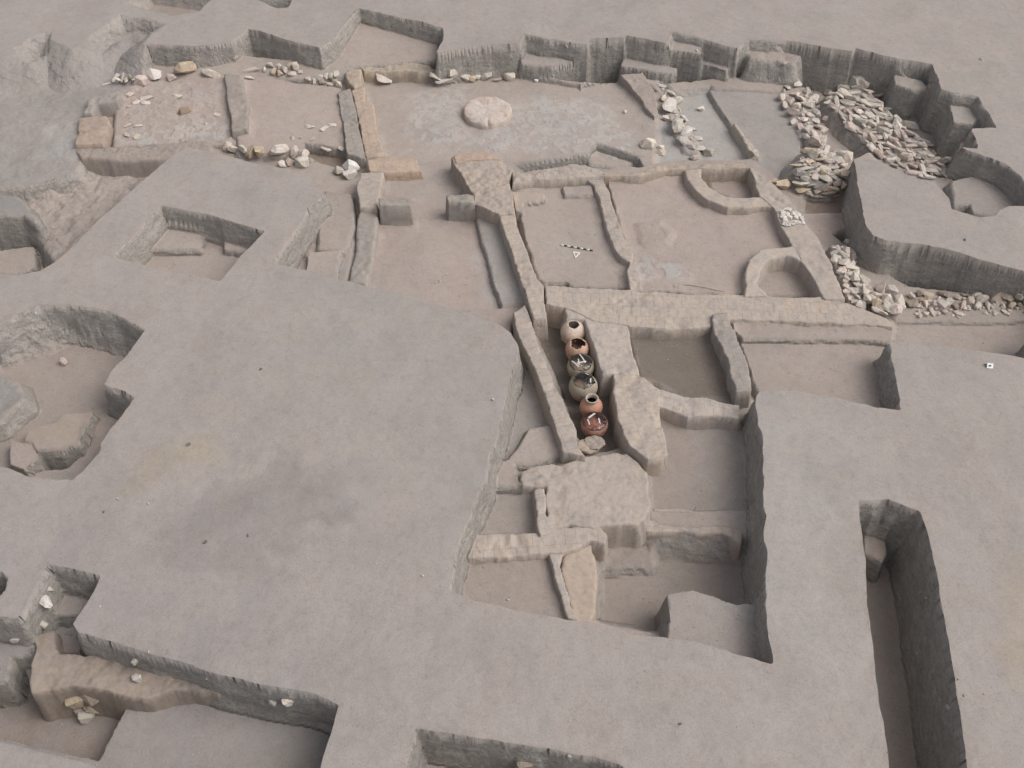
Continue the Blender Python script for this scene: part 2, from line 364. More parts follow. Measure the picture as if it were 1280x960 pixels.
def math_(nt, o, a, b=0.0):
    m = N(nt, 'ShaderNodeMath', operation=o)
    for sock, v in ((m.inputs[0], a), (m.inputs[1], b)):
        if isinstance(v, bpy.types.NodeSocket): nt.links.new(v, sock)
        else: sock.default_value = v
    return m.outputs[0]

def bump(nt, h, strength, dist, prev=None):
    b = N(nt, 'ShaderNodeBump'); b.inputs['Strength'].default_value = strength; b.inputs['Distance'].default_value = dist
    nt.links.new(h, b.inputs['Height'])
    if prev: nt.links.new(prev, b.inputs['Normal'])
    return b.outputs[0]

# ground soil
mG, nt, b = new_mat('trampled_soil')
tc = N(nt, 'ShaderNodeTexCoord').outputs['Object']
at = N(nt, 'ShaderNodeAttribute', attribute_name='soil').outputs['Color']
se = N(nt, 'ShaderNodeAttribute', attribute_name='section').outputs['Fac']
n1 = noise_node(nt, tc, .55, 5, .6); n2 = noise_node(nt, tc, 3.2, 5, .65, .4); n3 = noise_node(nt, tc, 26, 4, .7); n4 = noise_node(nt, tc, 90, 3, .6)
c = mix(nt, 'MULTIPLY', 1, at, ramp(nt, n1, [(.25, .90), (.5, 1.0), (.75, 1.06)]))
c = mix(nt, 'MULTIPLY', 1, c, ramp(nt, n2, [(.25, .91), (.5, 1.0), (.75, 1.04)]))
c = mix(nt, 'MULTIPLY', 1, c, ramp(nt, n3, [(.24, .74), (.45, 1.0), (.8, 1.1)]))
n5 = noise_node(nt, tc, 7.5, 6, .75, 1.2)
c = mix(nt, 'MULTIPLY', 1, c, ramp(nt, n5, [(.30, .86), (.48, 1.0), (.75, 1.05)]))
vo = N(nt, 'ShaderNodeTexVoronoi'); vo.inputs['Scale'].default_value = 9; nt.links.new(tc, vo.inputs['Vector'])
spk = ramp(nt, vo.outputs['Distance'], [(.05, 1.0), (.10, 0.0)])
spm = math_(nt, 'MULTIPLY', spk, ramp(nt, noise_node(nt, tc, 1.7, 3), [(.50, 0.), (.62, .55)]))
c = mix(nt, 'MIX', spm, c, (.50, .465, .43))
tintn = noise_node(nt, tc, .9, 3, .5)
c = mix(nt, 'MULTIPLY', 1, c, ramp(nt, tintn, [(.3, (1.015, .995, .98)), (.7, (.985, 1.0, 1.015))]))
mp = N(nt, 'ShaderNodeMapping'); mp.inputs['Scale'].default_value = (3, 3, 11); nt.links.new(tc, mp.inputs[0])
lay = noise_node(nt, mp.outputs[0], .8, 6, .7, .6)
secol = ramp(nt, lay, [(.28, (.27, .255, .235)), (.5, (.36, .338, .313)), (.70, (.44, .41, .377))])  # grey fill tone, brightened to make up for dim steep faces
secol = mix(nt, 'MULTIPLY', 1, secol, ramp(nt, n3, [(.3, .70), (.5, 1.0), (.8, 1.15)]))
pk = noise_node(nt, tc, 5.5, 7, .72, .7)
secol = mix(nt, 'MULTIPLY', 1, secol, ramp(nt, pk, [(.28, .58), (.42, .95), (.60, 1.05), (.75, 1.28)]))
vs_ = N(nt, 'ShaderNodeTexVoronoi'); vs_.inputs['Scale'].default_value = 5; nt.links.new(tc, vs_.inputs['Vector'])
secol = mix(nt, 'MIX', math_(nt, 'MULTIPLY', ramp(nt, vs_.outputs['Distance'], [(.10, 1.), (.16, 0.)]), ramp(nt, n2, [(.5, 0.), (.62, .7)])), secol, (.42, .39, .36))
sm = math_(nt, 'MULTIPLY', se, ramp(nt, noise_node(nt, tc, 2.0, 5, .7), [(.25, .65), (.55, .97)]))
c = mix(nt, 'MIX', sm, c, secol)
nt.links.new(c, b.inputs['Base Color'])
nb = bump(nt, n3, .35, .03); nb = bump(nt, n4, .3, .008, nb)
hb = math_(nt, 'MULTIPLY', se, lay); nb = bump(nt, hb, .55, .09, nb)
nb = bump(nt, n5, .2, .02, nb)
hb2 = math_(nt, 'MULTIPLY', se, pk); nb = bump(nt, hb2, .8, .10, nb)
nt.links.new(nb, b.inputs['Normal'])

# mudbrick
def mudbrick(name, brick_amt):
    m, nt, b = new_mat(name)
    tc = N(nt, 'ShaderNodeTexCoord'); ob = N(nt, 'ShaderNodeObjectInfo')
    pos = tc.outputs['Object']; uv = tc.outputs['UV']
    n1 = noise_node(nt, pos, 1.6, 5, .65, .5); n2 = noise_node(nt, pos, 9, 5, .7); n3 = noise_node(nt, pos, 45, 4, .7)
    c = mix(nt, 'MULTIPLY', 1, ob.outputs['Color'], ramp(nt, n1, [(.25, (.80, .84, .90)), (.5, (1, 1, 1)), (.75, (1.08, 1.04, 1.0))]))
    c = mix(nt, 'MULTIPLY', 1, c, ramp(nt, n2, [(.25, .80), (.5, 1.0), (.8, 1.08)]))
    c = mix(nt, 'MULTIPLY', 1, c, ramp(nt, n3, [(.25, .84), (.5, 1.0), (.8, 1.06)]))
    nw = N(nt, 'ShaderNodeTexNoise'); nw.inputs['Scale'].default_value = 4; nt.links.new(pos, nw.inputs['Vector'])
    uvw = N(nt, 'ShaderNodeVectorMath', operation='SCALE'); nt.links.new(nw.outputs['Color'], uvw.inputs[0]); uvw.inputs['Scale'].default_value = .07
    uva = N(nt, 'ShaderNodeVectorMath', operation='ADD'); nt.links.new(uv, uva.inputs[0]); nt.links.new(uvw.outputs[0], uva.inputs[1])
    br = N(nt, 'ShaderNodeTexBrick'); nt.links.new(uva.outputs[0], br.inputs['Vector'])
    br.inputs['Scale'].default_value = 1; br.inputs['Brick Width'].default_value = .27; br.inputs['Row Height'].default_value = .46
    br.inputs['Mortar Size'].default_value = .011; br.inputs['Mortar Smooth'].default_value = .6
    br.inputs['Color1'].default_value = (1.05, 1.03, 1.0, 1); br.inputs['Color2'].default_value = (.90, .92, .95, 1); br.inputs['Mortar'].default_value = (.74, .73, .72, 1)
    k = math_(nt, 'MULTIPLY', ramp(nt, noise_node(nt, pos, 1.1, 3), [(.35, .25), (.6, 1.0)]), brick_amt)
    c = mix(nt, 'MULTIPLY', k, c, br.outputs['Color'])
    nt.links.new(c, b.inputs['Base Color'])
    nb = bump(nt, n2, .25, .03); nb = bump(nt, n3, .4, .012, nb)
    hb = math_(nt, 'MULTIPLY', br.outputs['Fac'], -brick_amt); nb = bump(nt, hb, .5, .03, nb)
    nt.links.new(nb, b.inputs['Normal'])
    return m
M_BRICK = mudbrick('sun_dried_mudbrick', .58)
M_PLASTER = mudbrick('eroded_mud_plaster', .12)

def stone_mat(name):
    m, nt, b = new_mat(name)
    tc = N(nt, 'ShaderNodeTexCoord'); ob = N(nt, 'ShaderNodeObjectInfo')
    off = N(nt, 'ShaderNodeVectorMath', operation='ADD'); nt.links.new(tc.outputs['Object'], off.inputs[0])
    sc = N(nt, 'ShaderNodeVectorMath', operation='SCALE'); nt.links.new(ob.outputs['Location'], sc.inputs[0]); sc.inputs['Scale'].default_value = 3.7
    nt.links.new(sc.outputs[0], off.inputs[1])
    pos = off.outputs[0]
    n1 = noise_node(nt, pos, 2.2, 5, .65, .4); n2 = noise_node(nt, pos, 9, 5, .75)
    c = mix(nt, 'MULTIPLY', 1, ob.outputs['Color'], ramp(nt, n1, [(.25, (.74, .75, .77)), (.5, (1, 1, 1)), (.75, (1.1, 1.06, 1.02))]))
    c = mix(nt, 'MULTIPLY', 1, c, ramp(nt, n2, [(.25, .72), (.5, 1.0), (.8, 1.1)]))
    nt.links.new(c, b.inputs['Base Color'])
    nb = bump(nt, n1, .5, .12); nb = bump(nt, n2, .5, .05, nb); nt.links.new(nb, b.inputs['Normal'])
    return m
M_STONE = stone_mat('weathered_limestone')

def plain(name, col, rough=.8, var=.15, scale=14, spec=.2):
    m, nt, b = new_mat(name)
    tc = N(nt, 'ShaderNodeTexCoord').outputs['Object']
    n = noise_node(nt, tc, scale, 5, .65)
    n0 = noise_node(nt, tc, scale * .25, 4, .6, .5)
    c = mix(nt, 'MULTIPLY', 1, col, ramp(nt, n, [(.25, 1 - var), (.5, 1.0), (.75, 1 + var * .5)]))
    c = mix(nt, 'MULTIPLY', 1, c, ramp(nt, n0, [(.3, 1 - var * 1.2), (.55, 1.0), (.75, 1 + var * .5)]))
    nt.links.new(c, b.inputs['Base Color']); b.inputs['Roughness'].default_value = rough; b.inputs['Specular IOR Level'].default_value = spec
    nt.links.new(bump(nt, n, .25, .02), b.inputs['Normal'])
    return m

# ------------------------------------------------------------------ object helpers
def mesh_from(name, V, Fq, smooth=True):
    me = bpy.data.meshes.new(name)
    V = np.asarray(V, dtype=np.float32); Fq = np.asarray(Fq, dtype=np.int32)
    me.vertices.add(len(V)); me.vertices.foreach_set('co', V.ravel())
    k = Fq.shape[1]
    me.loops.add(Fq.size); me.loops.foreach_set('vertex_index', Fq.ravel())
    me.polygons.add(len(Fq)); me.polygons.foreach_set('loop_start', np.arange(0, Fq.size, k, dtype=np.int32))
    me.polygons.foreach_set('use_smooth', np.full(len(Fq), smooth))
    me.update(calc_edges=True); me.validate()
    return me

def link(name, me, mat=None, parent=None, loc=(0, 0, 0)):
    o = bpy.data.objects.new(name, me); COL.objects.link(o)
    if mat is not None and me is not None and len(me.materials) == 0: me.materials.append(mat)
    o.location = loc
    if parent: o.parent = parent
    return o

def tag(o, label=None, cat=None, group=None, kind=None):
    if label: o['label'] = label
    if cat: o['category'] = cat
    if group: o['group'] = group
    if kind: o['kind'] = kind
    return o

def empty(name, loc, rz=0):
    o = bpy.data.objects.new(name, None); COL.objects.link(o); o.location = loc; o.rotation_euler = (0, 0, rz)
    o.empty_display_size = .2
    return o

HA = H.copy()          # ground plus whatever is built on it, for setting stones down

# ------------------------------------------------------------------ earth-built walls
def earth_wall(name, label, cat, poly, z, zb, tint=(.44, .37, .31), w=.1, r=.03, mat=None, group=None, wob=.06, bumpy=.025, res=.03, axis=None, erode=.08):
    P, pl = trace(poly, z)
    m = w + .1
    gx = np.arange(P[:, 0].min() - m, P[:, 0].max() + m, res); gyy = np.arange(P[:, 1].min() - m, P[:, 1].max() + m, res)
    x, y = np.meshgrid(gx, gyy)
    s = sdf(P, x, y) + wob * fbm(x * 2.1, y * 2.1, 41) + wob * .3 * fbm(x * 4, y * 4, 42)
    top = pl[0] + pl[2] * y + bumpy * fbm(x * 1.8, y * 1.8, 43) + bumpy * .55 * fbm(x * 8, y * 8, 44)
    er = np.clip((fbm(x * 1.0, y * 1.0, 53) - .1) / .35, 0, 1) * erode
    top = top - er * (.6 + .4 * vnoise(x * 6, y * 6, 54)); s = s + .25 * er * np.clip(1 + s / .25, 0, 1)
    d = np.clip(-s / r, 0, 1)
    zz = top - r * .6 * (1 - np.sqrt(np.clip(1 - (1 - d) ** 2, 0, 1)))
    t = np.clip(s / w, 0, 1)
    zz = zz + (zb - zz) * t
    i = np.arange(x.size).reshape(x.shape)
    Qf = np.stack([i[:-1, :-1], i[:-1, 1:], i[1:, 1:], i[1:, :-1]], -1).reshape(-1, 4)
    keep = (s.ravel()[Qf].min(1) < w + .01)
    Qf = Qf[keep]
    used = np.unique(Qf); remap = -np.ones(x.size, int); remap[used] = np.arange(len(used))
    cx, cy = P[:, 0].mean(), P[:, 1].mean()
    jt = np.clip(s / w, 0, 1) * .02 * fbm(x * 9, zz * 9 + y * 9, 47)
    V = np.c_[x.ravel() - cx + jt.ravel(), y.ravel() - cy, zz.ravel() - zb][used]
    me = mesh_from(name, V, remap[Qf])
    D = P - P.mean(0); _, _, vt = np.linalg.svd(D, full_matrices=False)
    ax = vt[0] if axis is None else np.array(axis)
    uvl = me.uv_layers.new(name='UVMap')
    li = np.empty(len(me.loops), np.int32); me.loops.foreach_get('vertex_index', li)
    U = V[:, 0] * ax[0] + V[:, 1] * ax[1]; W = -V[:, 0] * ax[1] + V[:, 1] * ax[0] + .8 * V[:, 2]
    uvl.data.foreach_set('uv', np.c_[U[li], W[li]].astype(np.float32).ravel())
    o = link(name, me, mat or M_BRICK, loc=(cx, cy, zb)); o.color = (*tint, 1)
    tag(o, label, cat, group, 'thing')
    i0, i1 = np.searchsorted(ys, [P[:, 1].min() - m, P[:, 1].max() + m]); j0, j1 = np.searchsorted(xs, [P[:, 0].min() - m, P[:, 0].max() + m])
    ss = sdf(P, X[i0:i1, j0:j1], Y[i0:i1, j0:j1])
    xg, yg = X[i0:i1, j0:j1], Y[i0:i1, j0:j1]
    hi = pl[0] + pl[2] * yg - H[i0:i1, j0:j1]
    ta = np.where((ss > -.2) & (hi > .12), np.clip(1 - ss / .32, 0, 1.0) ** 2 * .09 * np.clip(.45 + 1.2 * fbm(xg * 1.5, yg * 1.5, 61), 0, 1.3), 0)
    H[i0:i1, j0:j1] += ta; HA[i0:i1, j0:j1] += ta
    HA[i0:i1, j0:j1] = np.where(ss < .02, np.maximum(HA[i0:i1, j0:j1], pl[0] + pl[2] * Y[i0:i1, j0:j1]), HA[i0:i1, j0:j1])
    return o

GW = 'mudbrick walls of the excavated house'
T1 = (.385, .333, .295); T2 = (.41, .35, .303); TO = (.46, .34, .26); TG = (.315, .283, .257); TP = (.415, .362, .323); TD = (.305, .268, .24)
W = earth_wall
W('mudbrick_wall', 'low grey earth strip running along the left side of the brick-topped wall', 'wall', [(421, 115), (438, 110), (446, 140), (450, 165), (457, 198), (434, 192), (430, 165), (424, 135)], ((195, -.72), (110, -.8)), -1.9, TG, group=GW)
W('mudbrick_wall', 'narrow wall with a ladder of brick courses on its top left of the round platform', 'wall', [(440, 113), (455, 108), (456, 125), (467, 132), (471, 155), (480, 194), (458, 196), (450, 160), (445, 135)], ((195, -.7), (110, -.78)), -1.95, (.41, .325, .265), group=GW)
W('mudbrick_pier', 'knobbly ochre lump of mudbrick at the corner of the brick-topped wall', 'wall stub', [(430, 88), (451, 85), (453, 104), (443, 110), (434, 104)], -.7, -1.9, (.40, .33, .265), r=.1, bumpy=.05)
W('mudbrick_wall', 'ochre back wall closing the far end of the round platform room', 'wall', [(450, 85), (480, 80), (510, 77), (532, 80), (546, 88), (525, 91), (505, 89), (475, 90), (455, 89)], -.85, -2.0, (.39, .325, .265), bumpy=.05, group=GW)
W('mudbrick_pier', 'squat mudbrick pier with a burnt orange end on the doorway left side', 'wall stub', [(459, 200), (482, 195), (505, 197), (520, 200), (527, 212), (482, 216), (462, 214)], -.72, -1.5, (.43, .335, .268))
W('mudbrick_wall', 'short grey-brown wall stub just below the white stone cluster', 'wall', [(451, 217), (479, 215), (473, 245), (471, 260), (449, 260), (446, 232)], -.62, -1.7, T1, group=GW)
W('mudbrick_wall', 'worn low wall sloping down between the narrow trench and the large left room', 'wall', [(449, 261), (471, 261), (472, 285), (468, 320), (458, 357), (436, 352), (442, 310), (444, 285)], ((261, -.8), (355, -.95)), -1.7, TG, w=.15, r=.1, mat=M_PLASTER, group=GW)
W('mudbrick_pier', 'square-cut grey block jutting into the left room on the left of the doorway', 'wall stub', [(473, 247), (512, 250), (514, 257), (474, 257)], -.35, -1.4, TG, w=.05, wob=.015)
W('mudbrick_pier', 'squared grey stub jutting out right of the doorway below the burnt pier', 'wall stub', [(557, 243), (581, 240), (593, 243), (594, 253), (560, 252)], -.36, -1.4, TG, w=.06, wob=.02)
W('mudbrick_wall', 'broad rubble-cored wall with burnt orange top edge at the doorway right side', 'wall', [(563, 195), (585, 191), (610, 189), (632, 202), (642, 210), (637, 222), (640, 240), (643, 268), (624, 270), (610, 264), (592, 254), (592, 243), (580, 222), (568, 207)], -.46, -1.9, (.38, .32, .278), bumpy=.06, wob=.05, group=GW, mat=M_PLASTER)
W('burnt_brick_course', 'strip of orange burnt brick lying along the top of the doorway wall', 'burnt brick', [(565, 194), (590, 190), (611, 189), (628, 199), (610, 200), (585, 200), (570, 203)], -.42, -.6, (.42, .32, .258), w=.04, bumpy=.03)
W('mudbrick_wall', 'long narrow wall between the scale room and the left room bench', 'wall', [(624, 269), (643, 267), (648, 285), (657, 310), (666, 330), (672, 347), (681, 356), (681, 378), (684, 397), (667, 399), (660, 378), (647, 340), (638, 312), (630, 290)], -.5, -1.95, T2, group=GW)
W('mudbrick_wall', 'thick long cross wall closing the near side of both floor rooms', 'wall', [(680, 356), (730, 360), (790, 362), (850, 367), (905, 367), (960, 371), (1030, 372), (1060, 378), (1095, 392), (1112, 402), (1116, 410), (1080, 406), (1000, 402), (914, 400), (888, 408), (850, 412), (815, 411), (781, 406), (745, 402), (706, 384), (682, 380)], -.56, -1.6, T2, group=GW)
W('mudbrick_wall', 'broad wall between the row of jars and the dark empty room', 'wall', [(707, 384), (745, 388), (782, 402), (790, 437), (800, 468), (780, 467), (753, 468), (743, 435), (731, 400), (709, 398)], -.58, -1.95, TP, w=.22, group=GW)
W('mudbrick_wall', 'wide tan wall end with a pointed nose below the jar trench right side', 'wall', [(765, 465), (780, 464), (799, 468), (824, 486), (824, 507), (826, 525), (832, 550), (836, 567), (827, 572), (810, 576), (785, 556), (777, 541), (773, 520), (768, 495)], -.57, -1.95, T2, w=.13, group=GW)
W('mudbrick_wall', 'short cross wall running right from the tan wall end to the deep section', 'wall', [(822, 486), (847, 492), (880, 497), (925, 506), (925, 523), (900, 519), (860, 521), (840, 513), (822, 506)], -.6, -1.6, TP, group=GW)
W('mudbrick_wall', 'upright grey wall between the dark room and the pale room on its right', 'wall', [(889, 392), (910, 390), (916, 407), (932, 445), (941, 476), (941, 489), (920, 491), (910, 452), (893, 416)], -.44, -1.6, TG, w=.07, r=.04, group=GW)
W('mudbrick_wall', 'narrow slanting wall along the left side of the jar trench', 'wall', [(641, 391), (656, 381), (664, 400), (670, 420), (678, 446), (686, 455), (693, 477), (705, 500), (712, 520), (721, 536), (723, 557), (733, 572), (703, 566), (692, 533), (682, 500), (671, 470), (657, 442), (647, 415)], -.6, -2.0, T1, group=GW)
W('mudbrick_platform', 'broad worn mudbrick platform at the foot of the jar trench', 'platform', [(650, 592), (653, 585), (672, 580), (702, 580), (732, 571), (768, 565), (785, 567), (800, 578), (811, 590), (811, 605), (816, 633), (806, 650), (795, 655), (760, 657), (683, 659), (681, 610), (652, 606), (647, 599)], -.80, -2.1, (.39, .338, .298), bumpy=.03, wob=.1, w=.22, r=.03, mat=M_PLASTER)
W('mudbrick_wall', 'thin pale wall on the left edge of the broad platform', 'wall', [(666, 610), (682, 608), (685, 650), (692, 661), (675, 669), (670, 642)], -.74, -1.6, TP, w=.06, group=GW)
W('mudbrick_wall', 'pale cross wall below the platform dividing two sunken rooms', 'wall', [(594, 667), (640, 666), (675, 667), (690, 659), (747, 656), (759, 667), (755, 678), (737, 676), (720, 685), (702, 691), (685, 691), (647, 695), (584, 697)], -.84, -2.1, (.405, .345, .303), group=GW)
W('mudbrick_wall', 'thin crooked pale wall running down to the baulk edge', 'wall', [(685, 689), (704, 688), (700, 707), (706, 730), (712, 745), (712, 757), (724, 776), (710, 772), (702, 752), (696, 732), (692, 710)], -.9, -1.8, TP, w=.06, group=GW)
W('plastered_bench', 'smooth tan rounded bench beside the thin crooked wall', 'bench', [(704, 696), (720, 685), (739, 679), (741, 690), (745, 710), (746, 735), (744, 762), (738, 780), (720, 778), (711, 750), (706, 730), (700, 710)], -1.0, -2.2, (.40, .33, .275), r=.08, mat=M_PLASTER)
W('mudbrick_wall', 'low pinkish cross wall between platform and the tall right section', 'wall', [(806, 645), (817, 633), (860, 636), (890, 642), (925, 650), (927, 680), (902, 667), (870, 667), (840, 665), (806, 663)], -1.17, -2.0, (.38, .325, .285), group=GW)
W('mudbrick_wall', 'wavy wall remnant behind the scale room, its top rising to a hump', 'wall', [(640, 213), (655, 215), (668, 218), (682, 212), (715, 205), (731, 206), (754, 214), (756, 220), (727, 222), (680, 225), (639, 230)], -.48, -2.0, T1, bumpy=.05, group=GW)
W('mudbrick_wall', 'thin dark-faced wall along the back of the big pinkish room', 'wall', [(752, 214), (800, 216), (822, 207), (855, 204), (900, 204), (936, 204), (938, 210), (900, 210), (856, 211), (825, 213), (800, 220), (755, 220)], -.5, -1.7, (.385, .322, .272), group=GW)
W('mudbrick_wall', 'low uneven wall between the scale room and the big pinkish room', 'wall', [(730, 221), (752, 218), (759, 235), (767, 257), (775, 282), (782, 302), (792, 315), (790, 330), (798, 340), (806, 363), (788, 363), (783, 338), (787, 329), (775, 320), (763, 300), (755, 275), (748, 245), (742, 232)], -.6, -1.2, T1, w=.07, group=GW)
W('mudbrick_wall', 'sloping right wall of the big pinkish room with a cobbled patch on top', 'wall', [(936, 207), (962, 224), (974, 235), (991, 252), (1008, 280), (1026, 302), (1041, 330), (1058, 375), (1031, 373), (1016, 345), (1001, 325), (990, 307), (980, 290), (972, 272), (967, 260), (950, 245), (942, 225)], -.5, -1.9, T1, mat=M_PLASTER, group=GW)
W('curved_bin_wall', 'curved bin wall in the upper right corner of the big pinkish room', 'bin', [(854, 210), (860, 224), (868, 236), (885, 250), (910, 260), (950, 258), (970, 259), (962, 246), (917, 246), (900, 242), (885, 232), (876, 221), (877, 209)], -.52, -1.4, T2, r=.07, mat=M_PLASTER)
W('curved_bin_wall', 'horseshoe bin wall in the lower right corner of the big pinkish room', 'bin', [(931, 370), (931, 342), (936, 325), (950, 312), (970, 308), (994, 306), (1003, 326), (983, 320), (961, 325), (949, 339), (947, 354), (960, 370)], -.5, -1.4, (.42, .365, .318), r=.07, mat=M_PLASTER)
W('mudbrick_wall', 'low earth wall between the stone-littered room and the bare room', 'wall', [(280, 92), (302, 92), (306, 115), (312, 132), (309, 161), (290, 163), (287, 140), (282, 117)], ((160, -.62), (92, -.72)), -1.7, TD, r=.08, mat=M_PLASTER, group=GW)
W('mudbrick_wall', 'square patch of orange mudbrick at the far left room corner', 'wall', [(97, 147), (133, 144), (137, 150), (127, 179), (94, 180)], -.62, -1.6, (.37, .295, .245), group=GW)
W('mudbrick_wall', 'grey hummocky wall corner above the orange patch with a dark broken face', 'wall', [(104, 140), (108, 122), (125, 115), (148, 110), (150, 116), (145, 124), (119, 128), (114, 140)], -.5, -1.6, TG, r=.1, bumpy=.05, mat=M_PLASTER, group=GW)
W('mudbrick_wall', 'long low brown wall in front of the stone-littered room', 'wall', [(93, 182), (145, 183), (200, 179), (263, 175), (270, 190), (250, 192), (232, 190), (215, 199), (150, 201), (100, 198)], -.78, -1.9, (.315, .27, .238), r=.16, w=.28, bumpy=.05, mat=M_PLASTER, group=GW)
W('earth_pillar', 'tapering reddish earth pillar left of the stone slab column', 'wall stub', [(775, 93), (803, 91), (818, 115), (823, 140), (818, 148), (808, 135), (795, 115)], ((91, -.95), (148, -1.2)), -2.1, (.335, .285, .255), w=.14, mat=M_PLASTER)
W('earth_ridge', 'thin earth ridge with a rounded end on the grey sloping slab', 'wall stub', [(915, 152), (921, 155), (935, 172), (948, 188), (949, 196), (941, 195), (930, 176)], -1.05, -1.6, (.42, .37, .32), w=.1, r=.06, mat=M_PLASTER)
W('mudbrick_wall', 'ochre earth wall stepping along the near side of the lower left pit', 'wall', [(37, 851), (42, 815), (40, 795), (66, 788), (73, 816), (105, 820), (160, 817), (215, 828), (265, 846), (320, 866), (275, 869), (225, 863), (187, 872), (165, 872), (125, 863), (87, 859), (40, 865)], -.77, -2.2, (.305, .255, .218), mat=M_PLASTER, w=.16, r=.03, bumpy=.04, group=GW)

# ground mesh
ny, nx = X.shape
V = np.c_[XX.ravel(), YY.ravel(), H.ravel()]
idx = np.arange(ny * nx).reshape(ny, nx)
Q = np.stack([idx[:-1, :-1], idx[:-1, 1:], idx[1:, 1:], idx[1:, :-1]], -1).reshape(-1, 4)
dh = np.abs(V[Q[:, 0], 2] - V[Q[:, 2], 2]) <= np.abs(V[Q[:, 1], 2] - V[Q[:, 3], 2])
Q = np.where(dh[:, None], Q, Q[:, [1, 2, 3, 0]])          # split each cell along its level line
T3 = np.concatenate([Q[:, [0, 1, 2]], Q[:, [0, 2, 3]]])
me = mesh_from('ground', V, T3, False)
zt_ = V[T3][:, :, 2]; sf = (zt_.max(1) - zt_.min(1)) > .05
me.polygons.foreach_set('use_smooth', sf)
a = me.attributes.new('soil', 'FLOAT_COLOR', 'POINT')
a.data.foreach_set('color', np.c_[Ccol.reshape(-1, 3), np.ones(ny * nx)].astype(np.float32).ravel())
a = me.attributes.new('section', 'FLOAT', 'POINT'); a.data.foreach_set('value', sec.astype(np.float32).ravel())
ground = link('ground', me, mG); tag(ground, kind='structure')

# ------------------------------------------------------------------ setting things down
from bisect import bisect_right
def hgt(x, y):
    j = min(max(bisect_right(xs, x) - 1, 0), nx - 2); i = min(max(bisect_right(ys, y) - 1, 0), ny - 2)
    fx = (x - xs[j]) / (xs[j + 1] - xs[j]); fy = (y - ys[i]) / (ys[i + 1] - ys[i])
    a = HA[i, j] * (1 - fx) + HA[i, j + 1] * fx; b_ = HA[i + 1, j] * (1 - fx) + HA[i + 1, j + 1] * fx
    return float(a * (1 - fy) + b_ * fy)

def hit(u, v):
    dx, dy, dz = ray(u, v)
    t = (.4 - CAM_H) / dz
    while True:
        x, y, z = dx * t, dy * t, CAM_H + dz * t
        h = hgt(x, y)
        if z <= h + .004 or z < -3: return x, y, min(z, h) if z > -3 else h, t
        t += max(.012, (z - h) * .25)

# ------------------------------------------------------------------ stones
def rock_mesh(seed, flat, npts=15):
    r = random.Random(seed)
    bm = bmesh.new()
    for i in range(npts):
        v = Vector((r.gauss(0, 1), r.gauss(0, 1), r.gauss(0, 1))).normalized()
        v *= r.uniform(.8, 1.0)
        p = 2.6
        v = Vector([math.copysign(abs(c) ** .72, c) for c in v])
        bm.verts.new((v.x * .56, v.y * .46, v.z * .5 * flat))
    g = bmesh.ops.convex_hull(bm, input=bm.verts)
    bmesh.ops.delete(bm, geom=[e for e in g['geom_interior'] if isinstance(e, bmesh.types.BMVert)], context='VERTS')
    bmesh.ops.dissolve_limit(bm, angle_limit=R(14), verts=bm.verts, edges=bm.edges)
    bmesh.ops.bevel(bm, geom=list(bm.edges), offset=.035, segments=2, affect='EDGES', profile=.6, clamp_overlap=True)
    bmesh.ops.triangulate(bm, faces=bm.faces)
    bmesh.ops.subdivide_edges(bm, edges=[e for e in bm.edges if e.calc_length() > .22], cuts=1, use_grid_fill=True)
    bmesh.ops.triangulate(bm, faces=bm.faces)
    for v in bm.verts:
        v.co += mnoise.noise_vector(v.co * 4.2 + Vector((seed * 3.1, 0, 0))) * .028
    me = bpy.data.meshes.new('stone'); bm.to_mesh(me); bm.free()
    me.polygons.foreach_set('use_smooth', np.full(len(me.polygons), False))
    me.materials.append(M_STONE); return me
SLAB = [rock_mesh(100 + i, .42, 13) for i in range(7)]
CHUNK = [rock_mesh(200 + i, .85, 16) for i in range(7)]

TINTS = {'cream': (.61, .55, .49), 'pale grey': (.53, .49, .445), 'pinkish': (.56, .475, .425), 'grey': (.42, .39, .35), 'white': (.68, .64, .60), 'tan': (.50, .41, .32), 'brown': (.36, .30, .25)}
nst = [0]
def stone(u, v, size, ar=1.5, rot=None, tint='cream', kind='slab', label=None, cat='stone', group=None, lift=0., tilt=.25, name='stone', sink=.34):
    """size = length in metres; set down where the line of sight meets the ground"""
    x, y, z, t = hit(u, v)
    me = random.choice(SLAB if kind == 'slab' else CHUNK)
    o = link(name, me)
    th = size / ar ** .5 * (.9 if kind == 'slab' else 1.0)
    hh = .42 * th * .5 if kind == 'slab' else .85 * th * .5
    o.scale = (size, size / ar * 1.1, th)
    o.rotation_euler = (random.gauss(0, tilt), random.gauss(0, tilt), random.uniform(0, 6.28) if rot is None else rot)
    o.location = (x, y, z + hh * (1 - 2 * sink) + lift)
    c = TINTS[tint]; k = random.uniform(.88, 1.1)
    o.color = (c[0] * k, c[1] * k * random.uniform(.98, 1.02), c[2] * k * random.uniform(.96, 1.03), 1)
    tag(o, label, cat, group); nst[0] += 1
    return o

